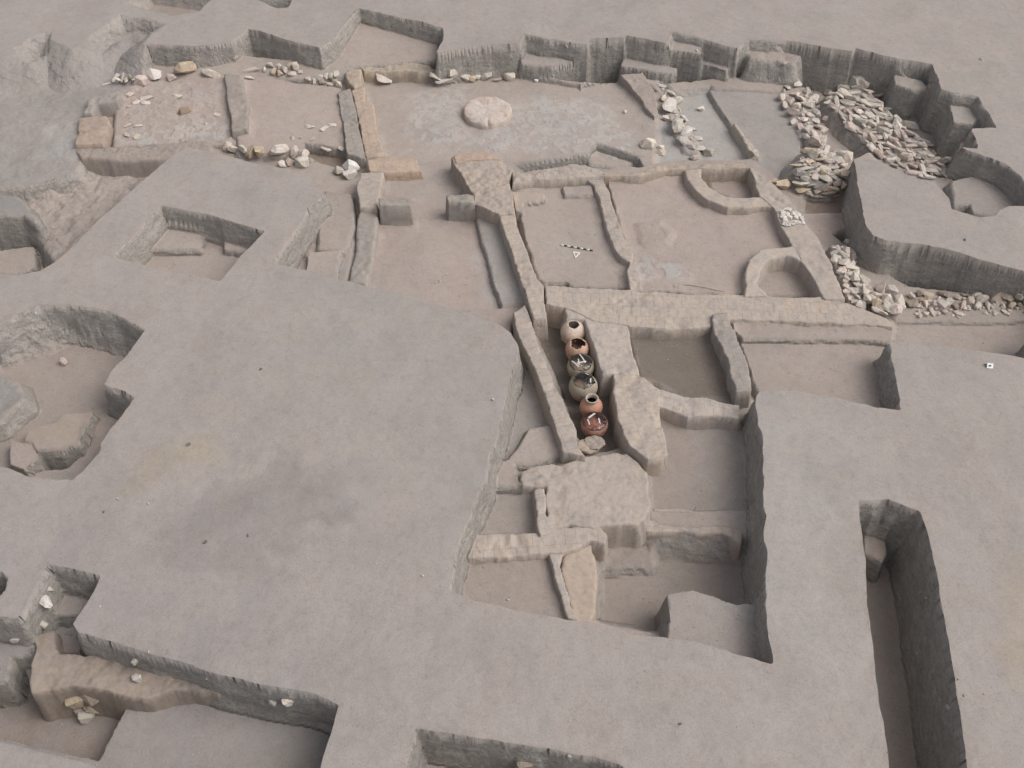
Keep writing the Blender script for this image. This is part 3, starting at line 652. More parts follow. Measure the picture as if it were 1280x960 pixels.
def pack(poly, n, smin, smax, seed, kinds, tints, place, group, lift_max=.0, ar=(1.2, 2.2), rotc=None, tilt=.25, ends=None, wiggle=.5):
    """stones of a rubble wall: spread so that none sits on another's centre; wording from size, colour and place in the wall"""
    r = random.Random(seed)
    P = np.array(poly, float)
    u0, v0 = P.min(0); u1, v1 = P.max(0)
    pts = []
    tries = 0; sep = math.sqrt((u1 - u0) * (v1 - v0) / n) * .95
    while len(pts) < n and tries < 60000:
        tries += 1
        if tries % 600 == 0: sep *= .93
        u, v = r.uniform(u0, u1), r.uniform(v0, v1)
        if sdf(P, np.array([u]), np.array([v]))[0] > 0: continue
        if all((u - a) ** 2 + ((v - b) * 1.35) ** 2 > sep * sep for a, b in pts): pts.append((u, v))
    pts.sort(key=lambda p: p[1])
    vs = [p[1] for p in pts]
    for u, v in pts:
        s = r.uniform(smin, smax) * (1.25 if r.random() < .15 else 1)
        k = r.choice(kinds); ti = r.choice(tints)
        f = (v - v0) / max(v1 - v0, 1)
        q = (u - u0) / max(u1 - u0, 1)
        sw = 'small' if s < smin + .33 * (smax - smin) else ('large' if s > smin + .75 * (smax - smin) else 'mid-sized')
        pl = ends[min(int((f if ends[0] != 'H' else q) * (len(ends) - 1)), len(ends) - 2) + 1]
        shape = 'flat slab' if k == 'slab' else 'lump'
        stone(u, v, s, r.uniform(*ar), (r.gauss(rotc, wiggle) if rotc is not None else None), ti, k,
              f'{sw} {ti} {shape} {pl} {place}', 'stone', group, lift=r.uniform(0, lift_max), tilt=tilt, name='wall_stone')

SL, CH = ['slab'], ['chunk']
# wide collapsed rubble wall by the deep right trench
pack([(1034, 117), (1060, 110), (1077, 103), (1102, 128), (1142, 164), (1182, 205), (1180, 221), (1160, 224), (1112, 207), (1099, 200), (1084, 182), (1063, 162), (1047, 145), (1034, 128)],
     128, .32, .58, 3, SL * 3 + CH, ['cream', 'cream', 'pale grey', 'pinkish', 'pinkish', 'grey'], 'the wide sloping rubble wall', 'stones of the wide rubble wall', .06, (1.5, 2.7), 2.45, .22,
     ['V', 'at the far end of', 'in the upper half of', 'in the lower half of', 'at the near end of'], .5)
pack([(977, 110), (1002, 106), (1014, 118), (1022, 138), (1028, 165), (1030, 184), (1012, 182), (1004, 168), (988, 148), (976, 128)],
     27, .36, .66, 5, SL * 2 + CH, ['cream', 'cream', 'pinkish', 'pale grey'], 'the narrow upper stone column', 'stones of the narrow stone column', .05, (1.2, 2.0), None, .25,
     ['V', 'at the far end of', 'midway along', 'at the near end of'])
pack([(994, 204), (1012, 186), (1036, 184), (1060, 200), (1058, 224), (1052, 248), (1012, 250), (1000, 232)],
     50, .34, .62, 6, SL * 3 + CH, ['cream', 'pale grey', 'tan', 'pinkish', 'grey'], 'the stacked stone pier', 'stones of the stacked pier', .06, (1.3, 2.2), .2, .22,
     ['V', 'on top of', 'midway down', 'at the foot of'], .5)
pack([(1040, 306), (1060, 306), (1068, 330), (1078, 350), (1086, 372), (1082, 386), (1064, 382), (1052, 362), (1046, 335)],
     24, .26, .48, 8, SL + CH * 2, ['cream', 'pale grey', 'pinkish', 'cream'], 'the tall block edging', 'stones edging the tall block', .05, (1.1, 1.8), None, .3,
     ['V', 'at the far end of', 'midway along', 'at the near end of'])
pack([(1122, 374), (1150, 367), (1190, 370), (1240, 371), (1282, 374), (1284, 385), (1235, 384), (1190, 385), (1150, 382), (1122, 384)],
     34, .22, .40, 9, CH * 3 + SL, ['cream', 'pinkish', 'pale grey', 'tan', 'brown'], 'the straight stone row', 'stones of the straight row', .06, (1.1, 1.7), None, .35,
     ['H', 'at the left end of', 'midway along', 'at the right end of'])
pack([(1082, 366), (1100, 362), (1118, 368), (1126, 382), (1114, 394), (1098, 392), (1084, 380)],
     11, .34, .56, 10, CH * 2 + SL, ['pinkish', 'cream', 'tan'], 'the tumbled corner heap', 'stones of the corner heap', .08, (1.1, 1.6), None, .35,
     ['V', 'on the far side of', 'on the near side of'])
pack([(823, 104), (834, 108), (842, 122), (856, 150), (874, 178), (876, 192), (862, 188), (850, 172), (838, 145), (826, 120)],
     14, .36, .62, 12, SL * 3 + CH, ['cream', 'cream', 'pale grey', 'white'], 'the pale slab column', 'stones of the slab column', .06, (1.2, 1.9), None, .22,
     ['V', 'at the far end of', 'midway along', 'at the near end of'])
st = stone
st(836, 135, .85, 1.3, 1.2, 'pale grey', 'slab', 'largest pale slab lying flat in the column beside the reddish pillar', lift=.1, tilt=.08)
st(846, 160, .7, 1.3, 1.5, 'cream', 'chunk', 'blocky cream slab halfway down the column beside the reddish pillar', lift=.05, tilt=.1)
# row of boulders at the back of the left room
G = 'boulders along the back of the left room'
st(133, 106, .4, 2.4, .1, 'cream', 'slab', 'thin pale slab at the left end of the boulder row', group=G)
for q in range(6):
    st(146 + q * 4.4, 101 + q % 2 * 3, .5, 2.6, 1.2 + q * .14, 'cream' if q % 2 else 'pale grey', 'slab', 'upright thin slab in the leaning stack beside the squared boulder', 'stone', 'leaning thin slabs', lift=.12, tilt=.5)
st(175, 103, .6, 1.2, .6, 'pinkish', 'chunk', 'rounded pinkish boulder between leaning slabs and squared boulder', group=G)
st(193, 98, .64, 1.25, .05, 'white', 'chunk', 'squared pale boulder standing on the back edge of the left room', group=G, tilt=.05, lift=.1)
st(214, 99, .55, 1.5, .1, 'pinkish', 'chunk', 'low pinkish stone between the squared boulder and the rough tan boulder', group=G)
st(233, 92, .85, 1.35, .5, 'tan', 'chunk', 'biggest rough tan boulder in the back row of the left room', group=G, lift=.15)
st(264, 95, .8, 2.2, -.1, 'cream', 'chunk', 'long low pale stone right of the rough tan boulder', group=G)
for (u, v, s, t, lab) in [(162, 119, .45, 'pinkish', 'pinkish flat stone below the leaning slabs'), (184, 123, .55, 'cream', 'elongated pale stone on the littered floor below the squared boulder'),
                          (171, 128, .4, 'pinkish', 'flat pinkish stone set into the littered floor'), (182, 129, .4, 'cream', 'broken pale stone touching the elongated one'),
                          (162, 133, .3, 'pinkish', 'small round pinkish stone in the littered floor'), (222, 121, .45, 'cream', 'lone pale slab tilted on the littered floor'),
                          (271, 144, .35, 'pinkish', 'triangular pinkish slab near the low earth wall'), (258, 155, .3, 'pinkish', 'small stone half sunk near the pale ashy corner'),
                          (160, 157, .35, 'pinkish', 'pinkish stone of the broken paving, far row'), (173, 158, .35, 'cream', 'paler stone of the broken paving, far row'),
                          (158, 169, .35, 'pinkish', 'pinkish stone of the broken paving, near row'), (172, 171, .4, 'pinkish', 'wide pinkish stone of the broken paving, near row')]:
    st(u, v, s, 1.5, None, t, 'slab', lab, group='stones on the littered floor', tilt=.1, sink=.4)
o = st(231, 140, .5, 1.2, .3, 'tan', 'chunk', 'brown earthy lump in the middle of the littered floor', 'lump', sink=.35); o.color = (.36, .28, .22, 1)
for i, (u, v) in enumerate([(330, 88), (338, 84), (343, 92), (350, 86), (357, 91), (362, 84), (370, 87), (374, 91), (350, 94), (365, 94)]):
    st(u, v, random.uniform(.28, .42), 1.3, None, ['cream', 'pale grey', 'tan'][i % 3], 'chunk', ['cream', 'pale grey', 'tan'][i % 3] + ' stone in the small heap at the back of the bare room', 'stone', 'small heap behind the bare room', lift=random.uniform(0, .12))
st(312, 89, .9, 4, .05, 'pinkish', 'slab', 'long thin pinkish slab left of the small stone heap', sink=.3)
st(312, 98, .45, 1.4, .2, 'pinkish', 'slab', 'flat pink stone in the bare room back left corner')
for i, (u, v) in enumerate([(385, 101), (393, 103), (400, 99), (408, 97), (404, 103), (415, 97), (421, 95), (419, 104), (413, 108), (424, 108)]):
    st(u, v, random.uniform(.28, .42), 1.4, None, ['cream', 'pinkish', 'pale grey'][i % 3], 'chunk', ['cream', 'pinkish', 'pale grey'][i % 3] + ' stone in the low line leading to the knobbly ochre lump', 'stone', 'low line of stones', lift=random.uniform(0, .06))
# line of boulders on the near side of the two left rooms
G = 'stones between the left rooms and the baulk'
for (u, v, s, t, lab) in [(285, 186, .42, 'pinkish', 'flat pinkish stone at the left end of the near stone line'), (293, 190, .5, 'cream', 'cream stone second from the left in the near stone line'),
                          (304, 189, .45, 'pale grey', 'upright grey stone in the near stone line'), (314, 192, .5, 'tan', 'tan angular stone in the near stone line'), (325, 193, .62, 'tan', 'broad tan stone left of the long pale boulder'),
                          (350, 192, .7, 'cream', 'long pale rounded boulder, biggest of the near stone line'), (369, 193, .5, 'pinkish', 'pinkish round stone right of the long pale boulder'), (381, 195, .42, 'cream', 'cream stone at the right end of the near stone line'),
                          (364, 204, .5, 'brown', 'brown stone below the long pale boulder'), (377, 207, .62, 'pale grey', 'grey oval stone tilted at the baulk edge'), (355, 207, .38, 'white', 'small white stone at the baulk edge')]:
    st(u, v, s, 1.35, None, t, 'chunk', lab, group=G, sink=.2)
for (u, v, s, t, lab) in [(440, 214, .75, 'white', 'largest white block of the cluster above the narrow trench'), (424, 217, .5, 'cream', 'cream rounded stone left of the largest white block'), (438, 222, .55, 'white', 'flat white stone in front of the largest white block')]:
    st(u, v, s, 1.5, .1, t, 'chunk', lab, group='white cluster above the narrow trench', sink=.15, tilt=.1)
for (u, v, s, t, lab) in [(388, 159, .4, 'cream', 'left pale stone of the trio on the bare room floor'), (406, 161, .4, 'cream', 'middle flat stone of the trio on the bare room floor'), (415, 157, .36, 'cream', 'upper right stone of the trio on the bare room floor'),
                          (366, 173, .28, 'pinkish', 'left of three low stones near the front of the bare room'), (373, 173, .28, 'pinkish', 'middle of three low stones near the front of the bare room'), (391, 174, .28, 'pinkish', 'right of three low stones near the front of the bare room'),
                          (408, 187, .5, 'cream', 'long pale sherd at the bare room front right corner'), (426, 186, .35, 'pinkish', 'pink stone leaning on the grey earth strip')]:
    st(u, v, s, 1.7, None, t, 'slab', lab, group='stones on the bare room floor', tilt=.12)
# stones along the back of the platform room
G = 'stones at the back of the platform room'
for (u, v, s, t, k, lab) in [(481, 101, .75, 'cream', 'slab', 'thin slab at the foot of the ochre back wall'), (545, 98, .6, 'pale grey', 'slab', 'grey slab at the right end of the ochre back wall'), (565, 96, .55, 'cream', 'chunk', 'cream block beside the right end of the ochre back wall'),
                          (556, 103, .8, 'white', 'slab', 'long white slab lying before the cream block'), (582, 100, .42, 'cream', 'chunk', 'round cream stone left of the upright grey block'), (590, 101, .4, 'tan', 'chunk', 'tan stone under the upright grey block'),
                          (597, 98, .3, 'white', 'chunk', 'small white round stone against the upright grey block'), (607, 98, .55, 'pale grey', 'chunk', 'upright grey angular block behind the round platform'), (622, 101, .42, 'pinkish', 'slab', 'flat pinkish stone right of the upright grey block'),
                          (637, 99, .52, 'cream', 'chunk', 'cream cube-like block above the round platform right edge'), (670, 102, .2, 'white', 'chunk', 'tiny white stone at the foot of the back section')]:
    st(u, v, s, 1.35, .1, t, k, lab, group=G, sink=.2)
for (u, v, s, t, lab) in [(810, 183, .6, 'cream', 'squarish cream block in front of the reddish pillar'), (825, 187, .32, 'cream', 'small stone right of the squarish cream block'), (826, 193, .38, 'pinkish', 'flat pink stone right of the squarish cream block'),
                          (781, 141, .2, 'white', 'tiny white stone left of the reddish pillar'), (876, 138, .3, 'cream', 'small pale stone alone on the grey sloping floor'), (885, 193, .45, 'grey', 'flat grey slab at the foot of the slab column'), (868, 199, .35, 'pinkish', 'pinkish slab below the foot of the slab column'),
                          (832, 150, .35, 'pinkish', 'pinkish stone left of the blocky cream slab'), (943, 193, .32, 'pale grey', 'round stone on the end of the thin earth ridge'),
                          (978, 235, .55, 'tan', 'tan rounded stone near the upper right bin corner'), (967, 229, .3, 'tan', 'small tan stone left of the tan rounded stone'), (1068, 108, .75, 'pale grey', 'upright earthy grey block at the far end of the rubble wall'),
                          (1022, 136, .25, 'pinkish', 'small pink stone beside the narrow upper column'), (1032, 150, .3, 'pinkish', 'pinkish stone between the column and the wide rubble wall'), (1018, 128, .25, 'pinkish', 'far pink pebble beside the narrow upper column')]:
    st(u, v, s, 1.25, .3, t, 'chunk', lab, sink=.22, tilt=.15)
# lower left stones
for (u, v, s, t, lab) in [(58, 754, .42, 'white', 'pinkish white boulder in the small lower left pit'), (63, 738, .2, 'pale grey', 'small grey stone above the pinkish white boulder'), (56, 782, .26, 'pale grey', 'pale stone stuck in the earth below the pinkish white boulder'),
                          (20, 801, .24, 'cream', 'cream angular stone on the dark ledge at the left edge'), (361, 878, .32, 'cream', 'larger cream stone in the face of the lower left section'), (341, 879, .22, 'pale grey', 'smaller grey stone beside the larger cream section stone'),
                          (171, 826, .26, 'pale grey', 'pale stone at the top of the ochre wall break'), (171, 849, .3, 'pale grey', 'pale lump at the foot of the ochre wall break'),
                          (80, 454, .34, 'pinkish', 'pointed pinkish sherd on the left pit floor'), (656, 958, .36, 'brown', 'small dusty block lying in the pit at the bottom edge')]:
    st(u, v, s, 1.4, None, t, 'chunk', lab, sink=.2, tilt=.2)
G = 'stone stack in the lower left pit'
for (u, v, s, t, lf, lab) in [(100, 880, .5, 'tan', .1, 'upper left stone of the stack against the ochre wall'), (115, 878, .5, 'brown', .1, 'upper right stone of the stack against the ochre wall'), (100, 890, .45, 'brown', 0, 'left lower stone of the stack against the ochre wall'),
                          (118, 888, .45, 'tan', 0, 'right lower stone of the stack against the ochre wall'), (109, 898, .42, 'pale grey', 0, 'flat lowest stone of the stack against the ochre wall')]:
    st(u, v, s, 1.3, .1, t, 'chunk', lab, group=G, lift=lf, sink=.15)

# pale specks: single sherds and pebbles lying about
for (u, v, s) in [(616, 500, .12), (255, 678, .1), (528, 720, .09), (458, 790, .07), (635, 750, .09), (712, 945, .12), (712, 902, .06), (600, 690, .07), (186, 630, .09), (148, 624, .1), (327, 574, .06), (375, 490, .05), (270, 466, .06),
                  (125, 758, .07), (160, 782, .07), (186, 815, .09), (258, 848, .09), (1147, 817, .11), (1150, 740, .09), (1158, 748, .09), (1185, 885, .16), (1198, 850, .08), (1205, 870, .07), (1230, 868, .06), (1227, 75, .2), (550, 352, .14), (545, 354, .1),
                  (559, 343, .1), (560, 712, .1), (637, 748, .09), (470, 705, .07), (45, 392, .1), (66, 285, .15), (709, 59, .2), (871, 64, .16), (981, 80, .25), (53, 466, .08), (1075, 352, .2), (1125, 317, .12)]:
    st(u, v, s * .9, 1.4, None, random.choice(['cream', 'cream', 'pale grey']), 'chunk', 'tiny pale chip lying loose on bare earth', 'chip', 'loose pale chips', name='pale_chip', sink=.3)
for (u, v, s) in [(257, 678, .12), (236, 556, .14), (1206, 300, .1), (130, 640, .08), (310, 670, .08), (326, 462, .1), (850, 905, .07)]:
    o = st(u, v, s, 1.3, None, 'grey', 'chunk', 'small dark clod lying on the smooth grey earth', 'clod', 'dark clods', name='dark_clod', sink=.3); o.color = (.19, .18, .17, 1)

# ------------------------------------------------------------------ scattered crumbs: nobody could count them
def crumbs(name, n, seed, smin, smax, col, sampler):
    r = np.random.default_rng(seed)
    px, py = sampler(r, n)
    pz = np.array([hgt(a, b_) for a, b_ in zip(px, py)])
    s = smin + (smax - smin) * r.random(n) ** 3
    base = np.array([(1, 0, -.3), (-.5, .87, -.3), (-.5, -.87, -.3), (0.1, 0, .75)])
    V = base[None] * (s[:, None, None] * (0.7 + .6 * r.random((n, 4, 1))))
    an = r.random(n) * 6.28; ca, sa = np.cos(an)[:, None], np.sin(an)[:, None]
    Vx = V[..., 0] * ca - V[..., 1] * sa + px[:, None]; Vy = V[..., 0] * sa + V[..., 1] * ca + py[:, None]; Vz = V[..., 2] + pz[:, None] + s[:, None] * .1
    VV = np.stack([Vx, Vy, Vz], -1).reshape(-1, 3)
    f = np.array([(0, 1, 3), (1, 2, 3), (2, 0, 3)])
    FF = (f[None] + 4 * np.arange(n)[:, None, None]).reshape(-1, 3)
    o = link(name, mesh_from(name, VV, FF, False), plain(name + '_earth', col, .95, .25, 3))
    tag(o, kind='stuff'); return o
def any_spot(r, n):
    return r.uniform(-21, 21, n), 7.5 + 32 * r.random(n) ** 1.15
fl = np.argwhere((sec < .1) & (H < -.5) & near & (HA < H + .02))
def floor_spot(r, n):
    k = fl[r.integers(0, len(fl), n)]; return X[k[:, 0], k[:, 1]] + r.uniform(-.02, .02, n), Y[k[:, 0], k[:, 1]] + r.uniform(-.02, .02, n)
crumbs('gravel', 7000, 3, .006, .022, (.34, .31, .29), any_spot)
crumbs('dirt_crumbs', 9000, 4, .008, .036, (.42, .37, .33), floor_spot)
rubble_sampler = lambda polys: None
def px_spot(polys):
    def f(r, n):
        xs_, ys_ = [], []
        while len(xs_) < n:
            P = np.array(polys[r.integers(0, len(polys))], float)
            u, v = r.uniform(P[:, 0].min(), P[:, 0].max()), r.uniform(P[:, 1].min(), P[:, 1].max())
            if sdf(P, np.array([u]), np.array([v]))[0] < 0:
                x, y, z, t = hit(u, v); xs_.append(x); ys_.append(y)
        return np.array(xs_), np.array(ys_)
    return f
def rubble(name, n, seed, polys, smin, smax, col):
    r = np.random.default_rng(seed); px, py = px_spot(polys)(r, n)
    Vs, Fs, c0 = [], [], 0
    for x, y in zip(px, py):
        me = random.choice(CHUNK + SLAB)
        co = np.empty(len(me.vertices) * 3, np.float32); me.vertices.foreach_get('co', co); co = co.reshape(-1, 3)
        tri = np.array([tuple(p.vertices) for p in me.polygons if len(p.vertices) == 3])
        s = r.uniform(smin, smax); a = r.random() * 6.28
        q = np.c_[co[:, 0] * math.cos(a) - co[:, 1] * math.sin(a), co[:, 0] * math.sin(a) + co[:, 1] * math.cos(a), co[:, 2]] * s + (x, y, hgt(x, y) + s * .1)
        Vs.append(q); Fs.append(tri + c0); c0 += len(co)
    o = link(name, mesh_from(name, np.concatenate(Vs), np.concatenate(Fs), False), M_STONE); o.color = (*col, 1); tag(o, kind='stuff')
rubble('rubble', 330, 5, [[(1034, 118), (1077, 105), (1142, 166), (1180, 208), (1160, 222), (1098, 198), (1050, 148)], [(994, 204), (1012, 186), (1058, 200), (1040, 240), (1000, 230)], [(978, 110), (1012, 118), (1030, 182), (1010, 180)], [(1120, 374), (1284, 374), (1284, 394), (1150, 398)], [(1040, 306), (1060, 306), (1086, 375), (1064, 382)], [(823, 106), (842, 122), (876, 192), (850, 172)]], .10, .26, (.52, .46, .41))
rubble('cobbles', 44, 6, [[(972, 263), (990, 259), (1006, 279), (982, 284)]], .13, .24, (.62, .57, .53))

# ------------------------------------------------------------------ the row of jars
def clay(name, col, var=.22): return plain(name, col, .75, var, 9, .3)
def jar(label, u, v, rpx, col, inside, opening, zc=-.92, tall=1.15, lip=None, film=False, glints=(), broken=.0, seed=0, tilt=(0, 0), neck=False):
    x, y = px2w(u, v, zc)
    dx, dy, dz = ray(u, v); t = (zc - CAM_H) / dz
    Rr = rpx * 1.14 * t / F
    zb = hgt(x, y) - .02
    root = empty('storage_jar', (x, y, zb)); tag(root, label, 'jar', 'storage jars in the sunken trench')
    root.rotation_euler = (tilt[0], tilt[1], seed * 1.3)
    cz = zc - zb                                    # height of the widest point
    r = random.Random(seed); n = 64; ph = [r.uniform(0, 6.28) for _ in range(6)]
    top_a = math.acos(min(opening, .98))            # elevation angle of the opening on the shoulder
    rows = []; m = 30
    def prof(f):                                    # f 0 base .. 1 opening
        if f < .42:
            q = f / .42; return (Rr * (.42 + .58 * math.sin(q * 1.5708)), cz * q)
        a = (f - .42) / .58
        return (Rr * math.cos(a * 1.5708), cz + Rr * tall * .92 * math.sin(a * 1.5708))
    ftop = .42 + .58 * top_a / 1.5708
    V = []; Fq = []
    for i in range(m + 1):
        for k in range(n):
            th = 6.2832 * k / n
            wob = broken * (math.sin(3 * th + ph[0]) + .6 * math.sin(5 * th + ph[1]) + .5 * math.sin(9 * th + ph[2]) + .3 * math.sin(17 * th + ph[3]))
            ft = ftop + wob
            rr, zz = prof(ft * i / m)
            V.append((rr * math.cos(th), rr * math.sin(th), zz))
    for i in range(m + 1):
        for k in range(n):
            th = 6.2832 * k / n
            wob = broken * (math.sin(3 * th + ph[0]) + .6 * math.sin(5 * th + ph[1]) + .5 * math.sin(9 * th + ph[2]) + .3 * math.sin(17 * th + ph[3]))
            rr, zz = prof((ftop + wob) * (1 - i / m))
            V.append((max(rr - .022, .01) * math.cos(th), max(rr - .022, .01) * math.sin(th), max(zz, .03) - (.006 if i else .0)))
    tot = 2 * (m + 1)
    for i in range(tot - 1):
        for k in range(n):
            Fq.append((i * n + k, i * n + (k + 1) % n, (i + 1) * n + (k + 1) % n, (i + 1) * n + k))
    me = mesh_from('body', V, Fq)
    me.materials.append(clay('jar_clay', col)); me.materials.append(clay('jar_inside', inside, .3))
    mi = np.zeros(len(me.polygons), np.int32); mi[(m + 1) * n:] = 1; me.polygons.foreach_set('material_index', mi)
    link('body', me, None, root)
    zo = cz + Rr * tall * .92 * math.sin(top_a); ro = Rr * math.cos(top_a)
    # earth fill inside
    fv = [(0, 0, cz * .9)]; k2 = 32
    for j in (1, 2, 3):
        for k in range(k2):
            th = 6.2832 * k / k2; rr = Rr * .31 * j
            fv.append((rr * math.cos(th), rr * math.sin(th), cz * .9 + .03 * math.sin(2 * th + ph[4]) + .015 * math.sin(7 * th)))
    bm = bmesh.new(); vv = [bm.verts.new(p) for p in fv]
    for k in range(k2): bm.faces.new((vv[0], vv[1 + k], vv[1 + (k + 1) % k2]))
    for j in (0, 1):
        for k in range(k2):
            a, b_ = 1 + j * k2 + k, 1 + j * k2 + (k + 1) % k2
            bm.faces.new((vv[a], vv[a + k2], vv[b_ + k2], vv[b_]))
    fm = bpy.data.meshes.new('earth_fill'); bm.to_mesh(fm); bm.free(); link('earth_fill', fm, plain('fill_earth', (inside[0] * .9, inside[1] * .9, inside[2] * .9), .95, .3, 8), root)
    if lip is not None or neck:
        bm = bmesh.new(); prev = None; pr = [(ro * .98, zo - .02), (ro * .93, zo + .05), (ro * 1.08, zo + .10), (ro * 1.12, zo + .085), (ro * 1.12, zo + .11), (ro * 1.0, zo + .125), (ro * .86, zo + .10), (ro * .82, zo - .02)]
        rings = [[bm.verts.new((a * math.cos(6.2832 * k / 40), a * math.sin(6.2832 * k / 40), zz)) for k in range(40)] for a, zz in pr]
        for A, B_ in zip(rings, rings[1:]):
            for k in range(40): bm.faces.new((A[k], A[(k + 1) % 40], B_[(k + 1) % 40], B_[k])).smooth = True
        lm = bpy.data.meshes.new('rim'); bm.to_mesh(lm); bm.free(); link('rim', lm, clay('rim_clay', lip or col), root)
    if film:
        bm = bmesh.new(); rings = []
        rf = ro * 1.03
        for j in range(11):
            q = j / 10
            rings.append([bm.verts.new((rf * q * math.cos(6.2832 * k / 48), rf * q * math.sin(6.2832 * k / 48), zo + .035 + .16 * Rr * (1 - q * q) - (.05 if j == 10 else 0) + .004 * math.sin(5 * 6.2832 * k / 48 + 7 * q + ph[0]) * q + .006 * mnoise.noise((q * 4 * math.cos(6.2832 * k / 48), q * 4 * math.sin(6.2832 * k / 48), seed)))) for k in range(48)])
        for A, B_ in zip(rings[1:], rings[2:]):
            for k in range(48): bm.faces.new((A[k], B_[k], B_[(k + 1) % 48], A[(k + 1) % 48])).smooth = True
        c0 = bm.verts.new((0, 0, zo + .035 + .16 * Rr))
        for k in range(48): bm.faces.new((c0, rings[1][k], rings[1][(k + 1) % 48])).smooth = True
        for vtx in rings[0]: bm.verts.remove(vtx)
        flm = bpy.data.meshes.new('clear_film'); bm.to_mesh(flm); bm.free()
        link('clear_film', flm, M_FILM, root)
        for (cx_, cy_, L, wd, an) in glints:  # white strips standing in for sky glints on the film
            bm = bmesh.new(); g = []
            for i in range(9):
                for jj in (-1, 1):
                    s_ = (i / 8 - .5) * L
                    xx = cx_ * ro + s_ * ro * math.cos(an) - jj * wd * ro * math.sin(an); yy = cy_ * ro + s_ * ro * math.sin(an) + jj * wd * ro * math.cos(an)
                    q2 = (xx * xx + yy * yy) / (rf * rf)
                    g.append(bm.verts.new((xx, yy, zo + .047 + .16 * Rr * (1 - min(q2, 1.0)))))
            for i in range(8): bm.faces.new((g[2 * i], g[2 * i + 1], g[2 * i + 3], g[2 * i + 2]))
            tm = bpy.data.meshes.new('glint_strip'); bm.to_mesh(tm); bm.free()
            to = link('glint_strip', tm, M_GLINT, root)
    # count its top for later objects
    return root

mF, nt, b = new_mat('clear_film')
b.inputs['Roughness'].default_value = .06; b.inputs['Specular IOR Level'].default_value = .6; b.inputs['Base Color'].default_value = (.5, .5, .5, 1)
tr = N(nt, 'ShaderNodeBsdfTransparent'); gl = N(nt, 'ShaderNodeBsdfGlossy'); gl.inputs['Roughness'].default_value = .08
lw = N(nt, 'ShaderNodeFresnel'); lw.inputs['IOR'].default_value = 1.6
tcf = N(nt, 'ShaderNodeTexCoord').outputs['Object']; wr = noise_node(nt, tcf, 7, 3, .5, .6)
bn = bump(nt, wr, .6, .06); nt.links.new(bn, gl.inputs['Normal']); nt.links.new(bn, lw.inputs['Normal'])
msn = N(nt, 'ShaderNodeMixShader'); nt.links.new(math_(nt, 'MULTIPLY', lw.outputs[0], 1.0), msn.inputs[0]); nt.links.new(tr.outputs[0], msn.inputs[1]); nt.links.new(gl.outputs[0], msn.inputs[2])
nt.links.new(msn.outputs[0], [n for n in nt.nodes if n.type == 'OUTPUT_MATERIAL'][0].inputs[0])
M_FILM = mF
M_GLINT = plain('glint_white', (.60, .575, .53), .5, .05, 30, .4)

RED = (.44, .235, .17); PALE = (.56, .45, .37); BUFF = (.37, .315, .245); PNK = (.50, .32, .235)
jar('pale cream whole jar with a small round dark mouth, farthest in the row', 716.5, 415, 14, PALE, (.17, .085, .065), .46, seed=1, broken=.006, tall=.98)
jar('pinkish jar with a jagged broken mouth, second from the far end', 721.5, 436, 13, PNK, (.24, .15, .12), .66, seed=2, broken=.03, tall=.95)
jar('wide buff jar under clear film with crossing white glints', 726, 458, 15, BUFF, (.36, .28, .21), .86, seed=3, broken=.012, film=True, glints=[(-.25, -.1, 1.2, .05, 1.2), (.15, .2, .8, .06, -.5), (.3, .0, .7, .05, .9), (.62, -.1, .9, .05, 1.5)], tall=.9)
jar('big grey-buff jar with wavy broken rim under clear film', 729, 483, 16, (.345, .295, .235), (.34, .26, .195), .72, seed=4, broken=.035, film=True, glints=[(-.35, .55, .35, .05, .4), (.5, .45, .5, .06, -.6)], tall=.95)
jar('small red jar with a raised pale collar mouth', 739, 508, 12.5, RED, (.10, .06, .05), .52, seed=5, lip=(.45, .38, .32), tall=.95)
jar('reddish jar with mirror-like clear film over its wide top, nearest whole one', 743, 530, 15, (.36, .20, .155), (.40, .17, .12), .9, seed=6, broken=.006, film=True, glints=[(.35, .25, .75, .09, -.75), (-.3, .5, .6, .05, .3), (-.15, -.35, .5, .05, .2)], tall=.8)
# flat broken lid at the near end
def flat_sherd(label, u, v, L, Wd, th, seed, lift, tilt, rz):
    x, y = px2w(u, v, lift); z = 0; r = random.Random(seed); bm = bmesh.new(); n = 36; ph = [r.uniform(0, 6.28) for _ in range(5)]
    lay = []
    for q, zz in ((.0, 0), (.6, .02), (.96, .0), (1.0, -th * .5), (.95, -th)):
        lay.append([bm.verts.new((L / 2 * q * (1 + .07 * math.sin(3 * a + ph[0]) + .05 * math.sin(5 * a + ph[1]) + .035 * math.sin(11 * a + ph[2])) * math.cos(a), Wd / 2 * q * (1 + .06 * math.sin(2 * a + ph[3]) + .05 * math.sin(7 * a + ph[4])) * math.sin(a), zz + .008 * math.sin(4 * a + ph[1]))) for a in [6.2832 * k / n for k in range(n)]] if q > 0 else [bm.verts.new((0, 0, .025))])
    for k in range(n): bm.faces.new((lay[0][0], lay[1][k], lay[1][(k + 1) % n]))
    for A, B_ in zip(lay[1:], lay[2:]):
        for k in range(n): bm.faces.new((A[k], B_[k], B_[(k + 1) % n], A[(k + 1) % n]))
    bm.faces.new(lay[-1][::-1])
    me = bpy.data.meshes.new('jar_lid'); bm.to_mesh(me); bm.free()
    o = link('jar_lid', me, M_STONE, loc=(x, y, z + lift)); o.rotation_euler = (tilt[0], tilt[1], rz); o.color = (.37, .315, .27, 1)
    tag(o, label, 'jar lid', 'flat lids at the near end of the jars')
flat_sherd('broad flat brown lid lying underneath at the near end of the jar row', 736, 557, .62, .52, .08, 21, -1.0, (-.1, .12), .2)
flat_sherd('chipped grey lid resting tilted on the broad brown one', 743, 553, .56, .46, .06, 22, -.93, (.12, -.12), -.4)

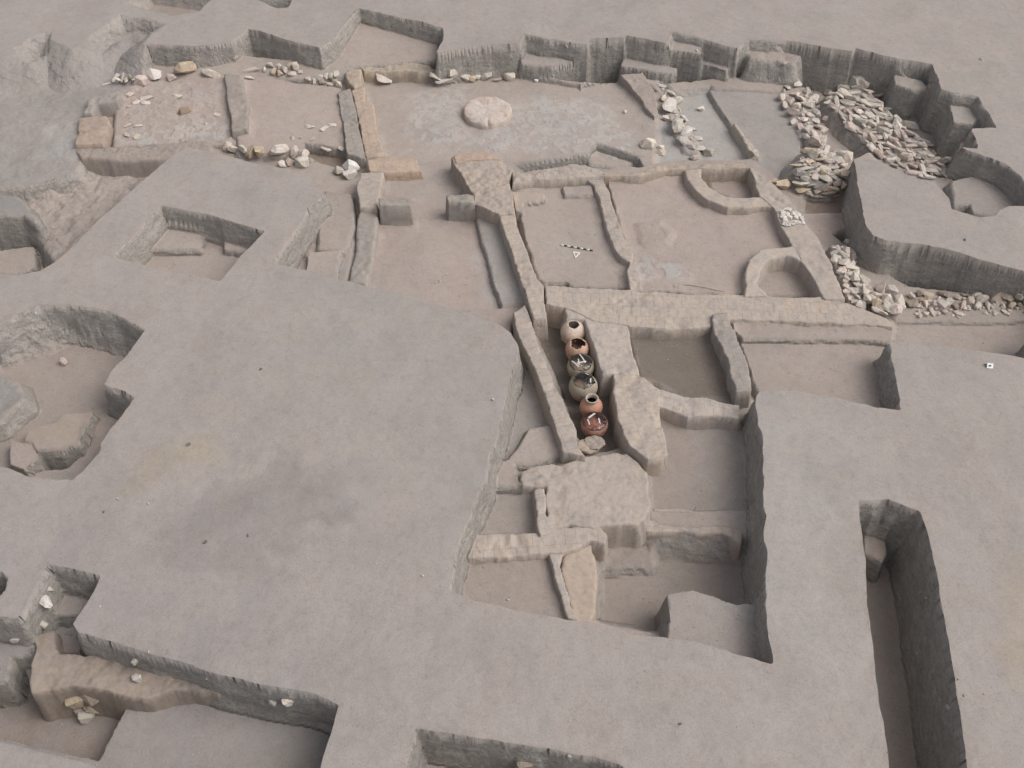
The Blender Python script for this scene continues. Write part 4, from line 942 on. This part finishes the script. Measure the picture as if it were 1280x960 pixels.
# ------------------------------------------------------------------ round platform, scale bar, arrow, tag
def round_platform():
    x, y = px2w(609, 136, -1.04); t = (-1.04 - CAM_H) / ray(609, 137)[2]; Rr = 30.5 * t / F
    zb = hgt(x, y) - .03; hgt_ = -1.04 - zb
    bm = bmesh.new(); n = 110; rows = []
    pr = [(.06, 1), (.25, 1.0), (.45, 1), (.62, .99), (.76, 1), (.86, 1.0), (.925, .97), (.965, .90), (.99, .75), (1.0, .5), (1.005, .25), (1.01, 0)]
    for q, h in pr:
        row = []
        for k in range(n):
            a = 6.2832 * k / n
            rr = Rr * q * (1 + .018 * math.sin(3 * a + 1) + .012 * math.sin(7 * a) + .01 * math.sin(15 * a + 2) * q)
            px_, py_ = rr * math.cos(a), rr * math.sin(a)
            z = h * hgt_ + (.03 * mnoise.noise((px_ * 2.6, py_ * 2.6, 3)) + .035 * mnoise.noise((px_ * 7, py_ * 7, 5)) - .05 * max(0, mnoise.noise((px_ * 4, py_ * 4, 9)) - .25)) * h
            # broken steps along the near edge
            if q > .8 and -2.9 < a - 6.2832 < -.5: z -= .05 * h * max(0, math.sin(a * 9 + q * 30)) + .03 * h
            if abs(a - 4.75) < .06 and q > .85: z -= .12 * h
            row.append(bm.verts.new((px_, py_, z)))
        rows.append(row)
    c0 = bm.verts.new((0, 0, hgt_))
    for k in range(n): bm.faces.new((c0, rows[0][k], rows[0][(k + 1) % n])).smooth = True
    for A, B_ in zip(rows, rows[1:]):
        for k in range(n): bm.faces.new((A[k], B_[k], B_[(k + 1) % n], A[(k + 1) % n])).smooth = True
    me = bpy.data.meshes.new('round_platform'); bm.to_mesh(me); bm.free()
    o = link('round_platform', me, M_PLAT, loc=(x, y, zb)); tag(o, 'low round pinkish clay platform with a broken edge on the ashy floor', 'platform')
M_PLAT, nt, b = new_mat('baked_clay_platform')
tcp = N(nt, 'ShaderNodeTexCoord').outputs['Object']; a1 = noise_node(nt, tcp, 2.4, 5, .7, .8); a2 = noise_node(nt, tcp, 9, 5, .75)
c = mix(nt, 'MIX', ramp(nt, a1, [(.42, 0.), (.62, 1.)]), (.53, .47, .435), (.50, .40, .345))
c = mix(nt, 'MULTIPLY', 1, c, ramp(nt, a2, [(.25, .62), (.45, 1.), (.8, 1.08)])); nt.links.new(c, b.inputs['Base Color'])
nt.links.new(bump(nt, a2, .7, .06), b.inputs['Normal'])
round_platform()

def scale_rod():
    x0, y0, z0, _ = hit(701, 306.5); x1, y1, z1, _ = hit(741, 313.8)
    L = math.hypot(x1 - x0, y1 - y0); an = math.atan2(y1 - y0, x1 - x0)
    root = empty('ranging_rod', ((x0 + x1) / 2, (y0 + y1) / 2, max(z0, z1) + .02), an); tag(root, 'short black and white banded scale rod lying on the room floor', 'scale rod')
    mw = plain('white_paint', (.78, .77, .72), .5, .04, 30, .4); mb = plain('black_paint', (.035, .033, .032), .5, .1, 30, .4)
    for i in range(10):
        bm = bmesh.new(); a0, a1 = -L / 2 + L * i / 10 + .0005, -L / 2 + L * (i + 1) / 10
        rad = .022
        g = [[bm.verts.new((xx, rad * math.cos(6.2832 * k / 16), rad * math.sin(6.2832 * k / 16))) for k in range(16)] for xx in (a0, a1)]
        for k in range(16): bm.faces.new((g[0][k], g[0][(k + 1) % 16], g[1][(k + 1) % 16], g[1][k])).smooth = True
        bm.faces.new(g[0][::-1]); bm.faces.new(g[1])
        me = bpy.data.meshes.new('band'); bm.to_mesh(me); bm.free()
        link('band', me, mw if i % 2 == 0 else mb, root)
    # north arrow: an open triangle of three strips
    P = [hit(u, v) for u, v in ((716, 315), (725.3, 316.3), (719.3, 323))]
    cx, cy = sum(p[0] for p in P) / 3, sum(p[1] for p in P) / 3
    cz = max(hgt(p[0], p[1]) for p in P) + .012
    out = [Vector((p[0] - cx, p[1] - cy)) for p in P]; inn = [p * .62 for p in out]
    bm = bmesh.new()
    lo = [[bm.verts.new((p.x, p.y, z)) for p in ring] for z in (-.01, .012) for ring in (out, inn)]
    bo, bi, to_, ti = lo
    for k in range(3):
        j = (k + 1) % 3
        bm.faces.new((to_[k], to_[j], ti[j], ti[k])); bm.faces.new((bo[k], bi[k], bi[j], bo[j])); bm.faces.new((bo[k], bo[j], to_[j], to_[k])); bm.faces.new((bi[k], ti[k], ti[j], bi[j]))
    bmesh.ops.recalc_face_normals(bm, faces=bm.faces)
    me = bpy.data.meshes.new('north_arrow'); bm.to_mesh(me); bm.free()
    o = link('north_arrow', me, mw, loc=(cx, cy, cz)); tag(o, 'white open triangle marker lying below the banded scale rod', 'marker')
scale_rod()

def find_tag():
    x, y, z, _ = hit(1236, 458)
    bm = bmesh.new()
    pts = [(-.09, -.08, .02), (.08, -.09, .015), (.10, .01, .10), (-.07, .02, .11), (.09, .09, .02), (-.09, .10, .03)]
    v = [bm.verts.new(p) for p in pts]
    bm.faces.new((v[0], v[1], v[2], v[3])); bm.faces.new((v[3], v[2], v[4], v[5]))
    bmesh.ops.subdivide_edges(bm, edges=bm.edges, cuts=3, use_grid_fill=True)
    for q in bm.verts: q.co.z += .012 * mnoise.noise(q.co * 14)
    g = bmesh.ops.solidify(bm, geom=bm.faces, thickness=.006)
    me = bpy.data.meshes.new('paper_tag'); bm.to_mesh(me); bm.free()
    o = link('paper_tag', me, plain('white_paper', (.80, .81, .82), .6, .04, 20, .3), loc=(x, y, z)); tag(o, 'creased white paper tag on the smooth earth at the right', 'tag')
    bm = bmesh.new(); c_ = [(-.035, -.055, .052), (.02, -.06, .05), (.024, -.03, .08), (-.03, -.026, .081)]
    f_ = [bm.verts.new(Vector(p) + Vector((0, -.004, .012))) for p in c_]; bm.faces.new(f_)  # black patch standing in for the dark gap across the tag
    me = bpy.data.meshes.new('gap_mark'); bm.to_mesh(me); bm.free(); link('gap_mark', me, plain('gap_black', (.04, .04, .045), .6, .1), o)
find_tag()

def twig(u0, v0, u1, v1, label):
    a = hit(u0, v0); b_ = hit(u1, v1); bm = bmesh.new(); rings = []
    c = Vector(a[:3]); d = Vector(b_[:3]) - c; n = 7
    side = Vector((-d.y, d.x, 0)).normalized()
    for i in range(n):
        f = i / (n - 1); p = d * f + side * .03 * math.sin(f * 5) + Vector((0, 0, .02 + .02 * math.sin(f * 3.1)))
        rr = .016 * (1 - .5 * f)
        rings.append([bm.verts.new(p + side * rr * math.cos(6.28 * k / 8) + Vector((0, 0, rr * math.sin(6.28 * k / 8)))) for k in range(8)])
    for A, B_ in zip(rings, rings[1:]):
        for k in range(8): bm.faces.new((A[k], A[(k + 1) % 8], B_[(k + 1) % 8], B_[k]))
    bm.faces.new(rings[0]); bm.faces.new(rings[-1][::-1])
    me = bpy.data.meshes.new('root_twig'); bm.to_mesh(me); bm.free()
    o = link('root_twig', me, plain('dry_wood', (.50, .42, .33), .8, .2), loc=c); tag(o, label, 'twig')
twig(843, 359, 851, 351, 'short pale root sticking up on the pinkish room floor')
twig(854, 356, 905, 364, 'long thin pale root lying along the cross wall')

# ------------------------------------------------------------------ light, sky, camera
SUN_EL, SUN_AZ = R(52), R(98)      # azimuth clockwise from +Y
w = bpy.data.worlds.new('World'); scene.world = w; w.use_nodes = True
nt = w.node_tree; bg = nt.nodes['Background']
sky = nt.nodes.new('ShaderNodeTexSky'); sky.sky_type = 'NISHITA'; sky.sun_disc = False
sky.sun_elevation = SUN_EL; sky.sun_rotation = SUN_AZ
sky.air_density = 1.0; sky.dust_density = 6.0; sky.ozone_density = 1.0; sky.altitude = 0
hs = nt.nodes.new('ShaderNodeHueSaturation'); hs.inputs['Saturation'].default_value = .28
nt.links.new(sky.outputs[0], hs.inputs['Color']); nt.links.new(hs.outputs[0], bg.inputs[0]); bg.inputs[1].default_value = .15
L = bpy.data.lights.new('sun', 'SUN'); L.energy = 1.1; L.angle = R(45); L.color = (1, .94, .86)
so = bpy.data.objects.new('sun', L); COL.objects.link(so)
so.rotation_euler = Vector((math.sin(SUN_AZ) * math.cos(SUN_EL), math.cos(SUN_AZ) * math.cos(SUN_EL), math.sin(SUN_EL))).to_track_quat('Z', 'Y').to_euler()
so.location = (0, 20, 40)
cam = bpy.data.cameras.new('camera'); co = bpy.data.objects.new('camera', cam); COL.objects.link(co)
co.location = (0, 0, CAM_H); co.rotation_euler = (R(90) - PITCH, 0, 0)
cam.sensor_fit = 'HORIZONTAL'; cam.sensor_width = 36; cam.lens = 36 * F / 1280
cam.clip_end = 2000; cam.clip_start = .1
scene.camera = co
vs = scene.view_settings; vs.view_transform = 'Standard'; vs.look = 'None'; vs.exposure = -.06; vs.gamma = 1; vs.use_curve_mapping = False
scene.cycles.max_bounces = 8; scene.cycles.diffuse_bounces = 3; scene.cycles.transparent_max_bounces = 8
scene.cycles.use_denoising = True; scene.cycles.denoising_prefilter = 'ACCURATE'
print('stones', nst[0])
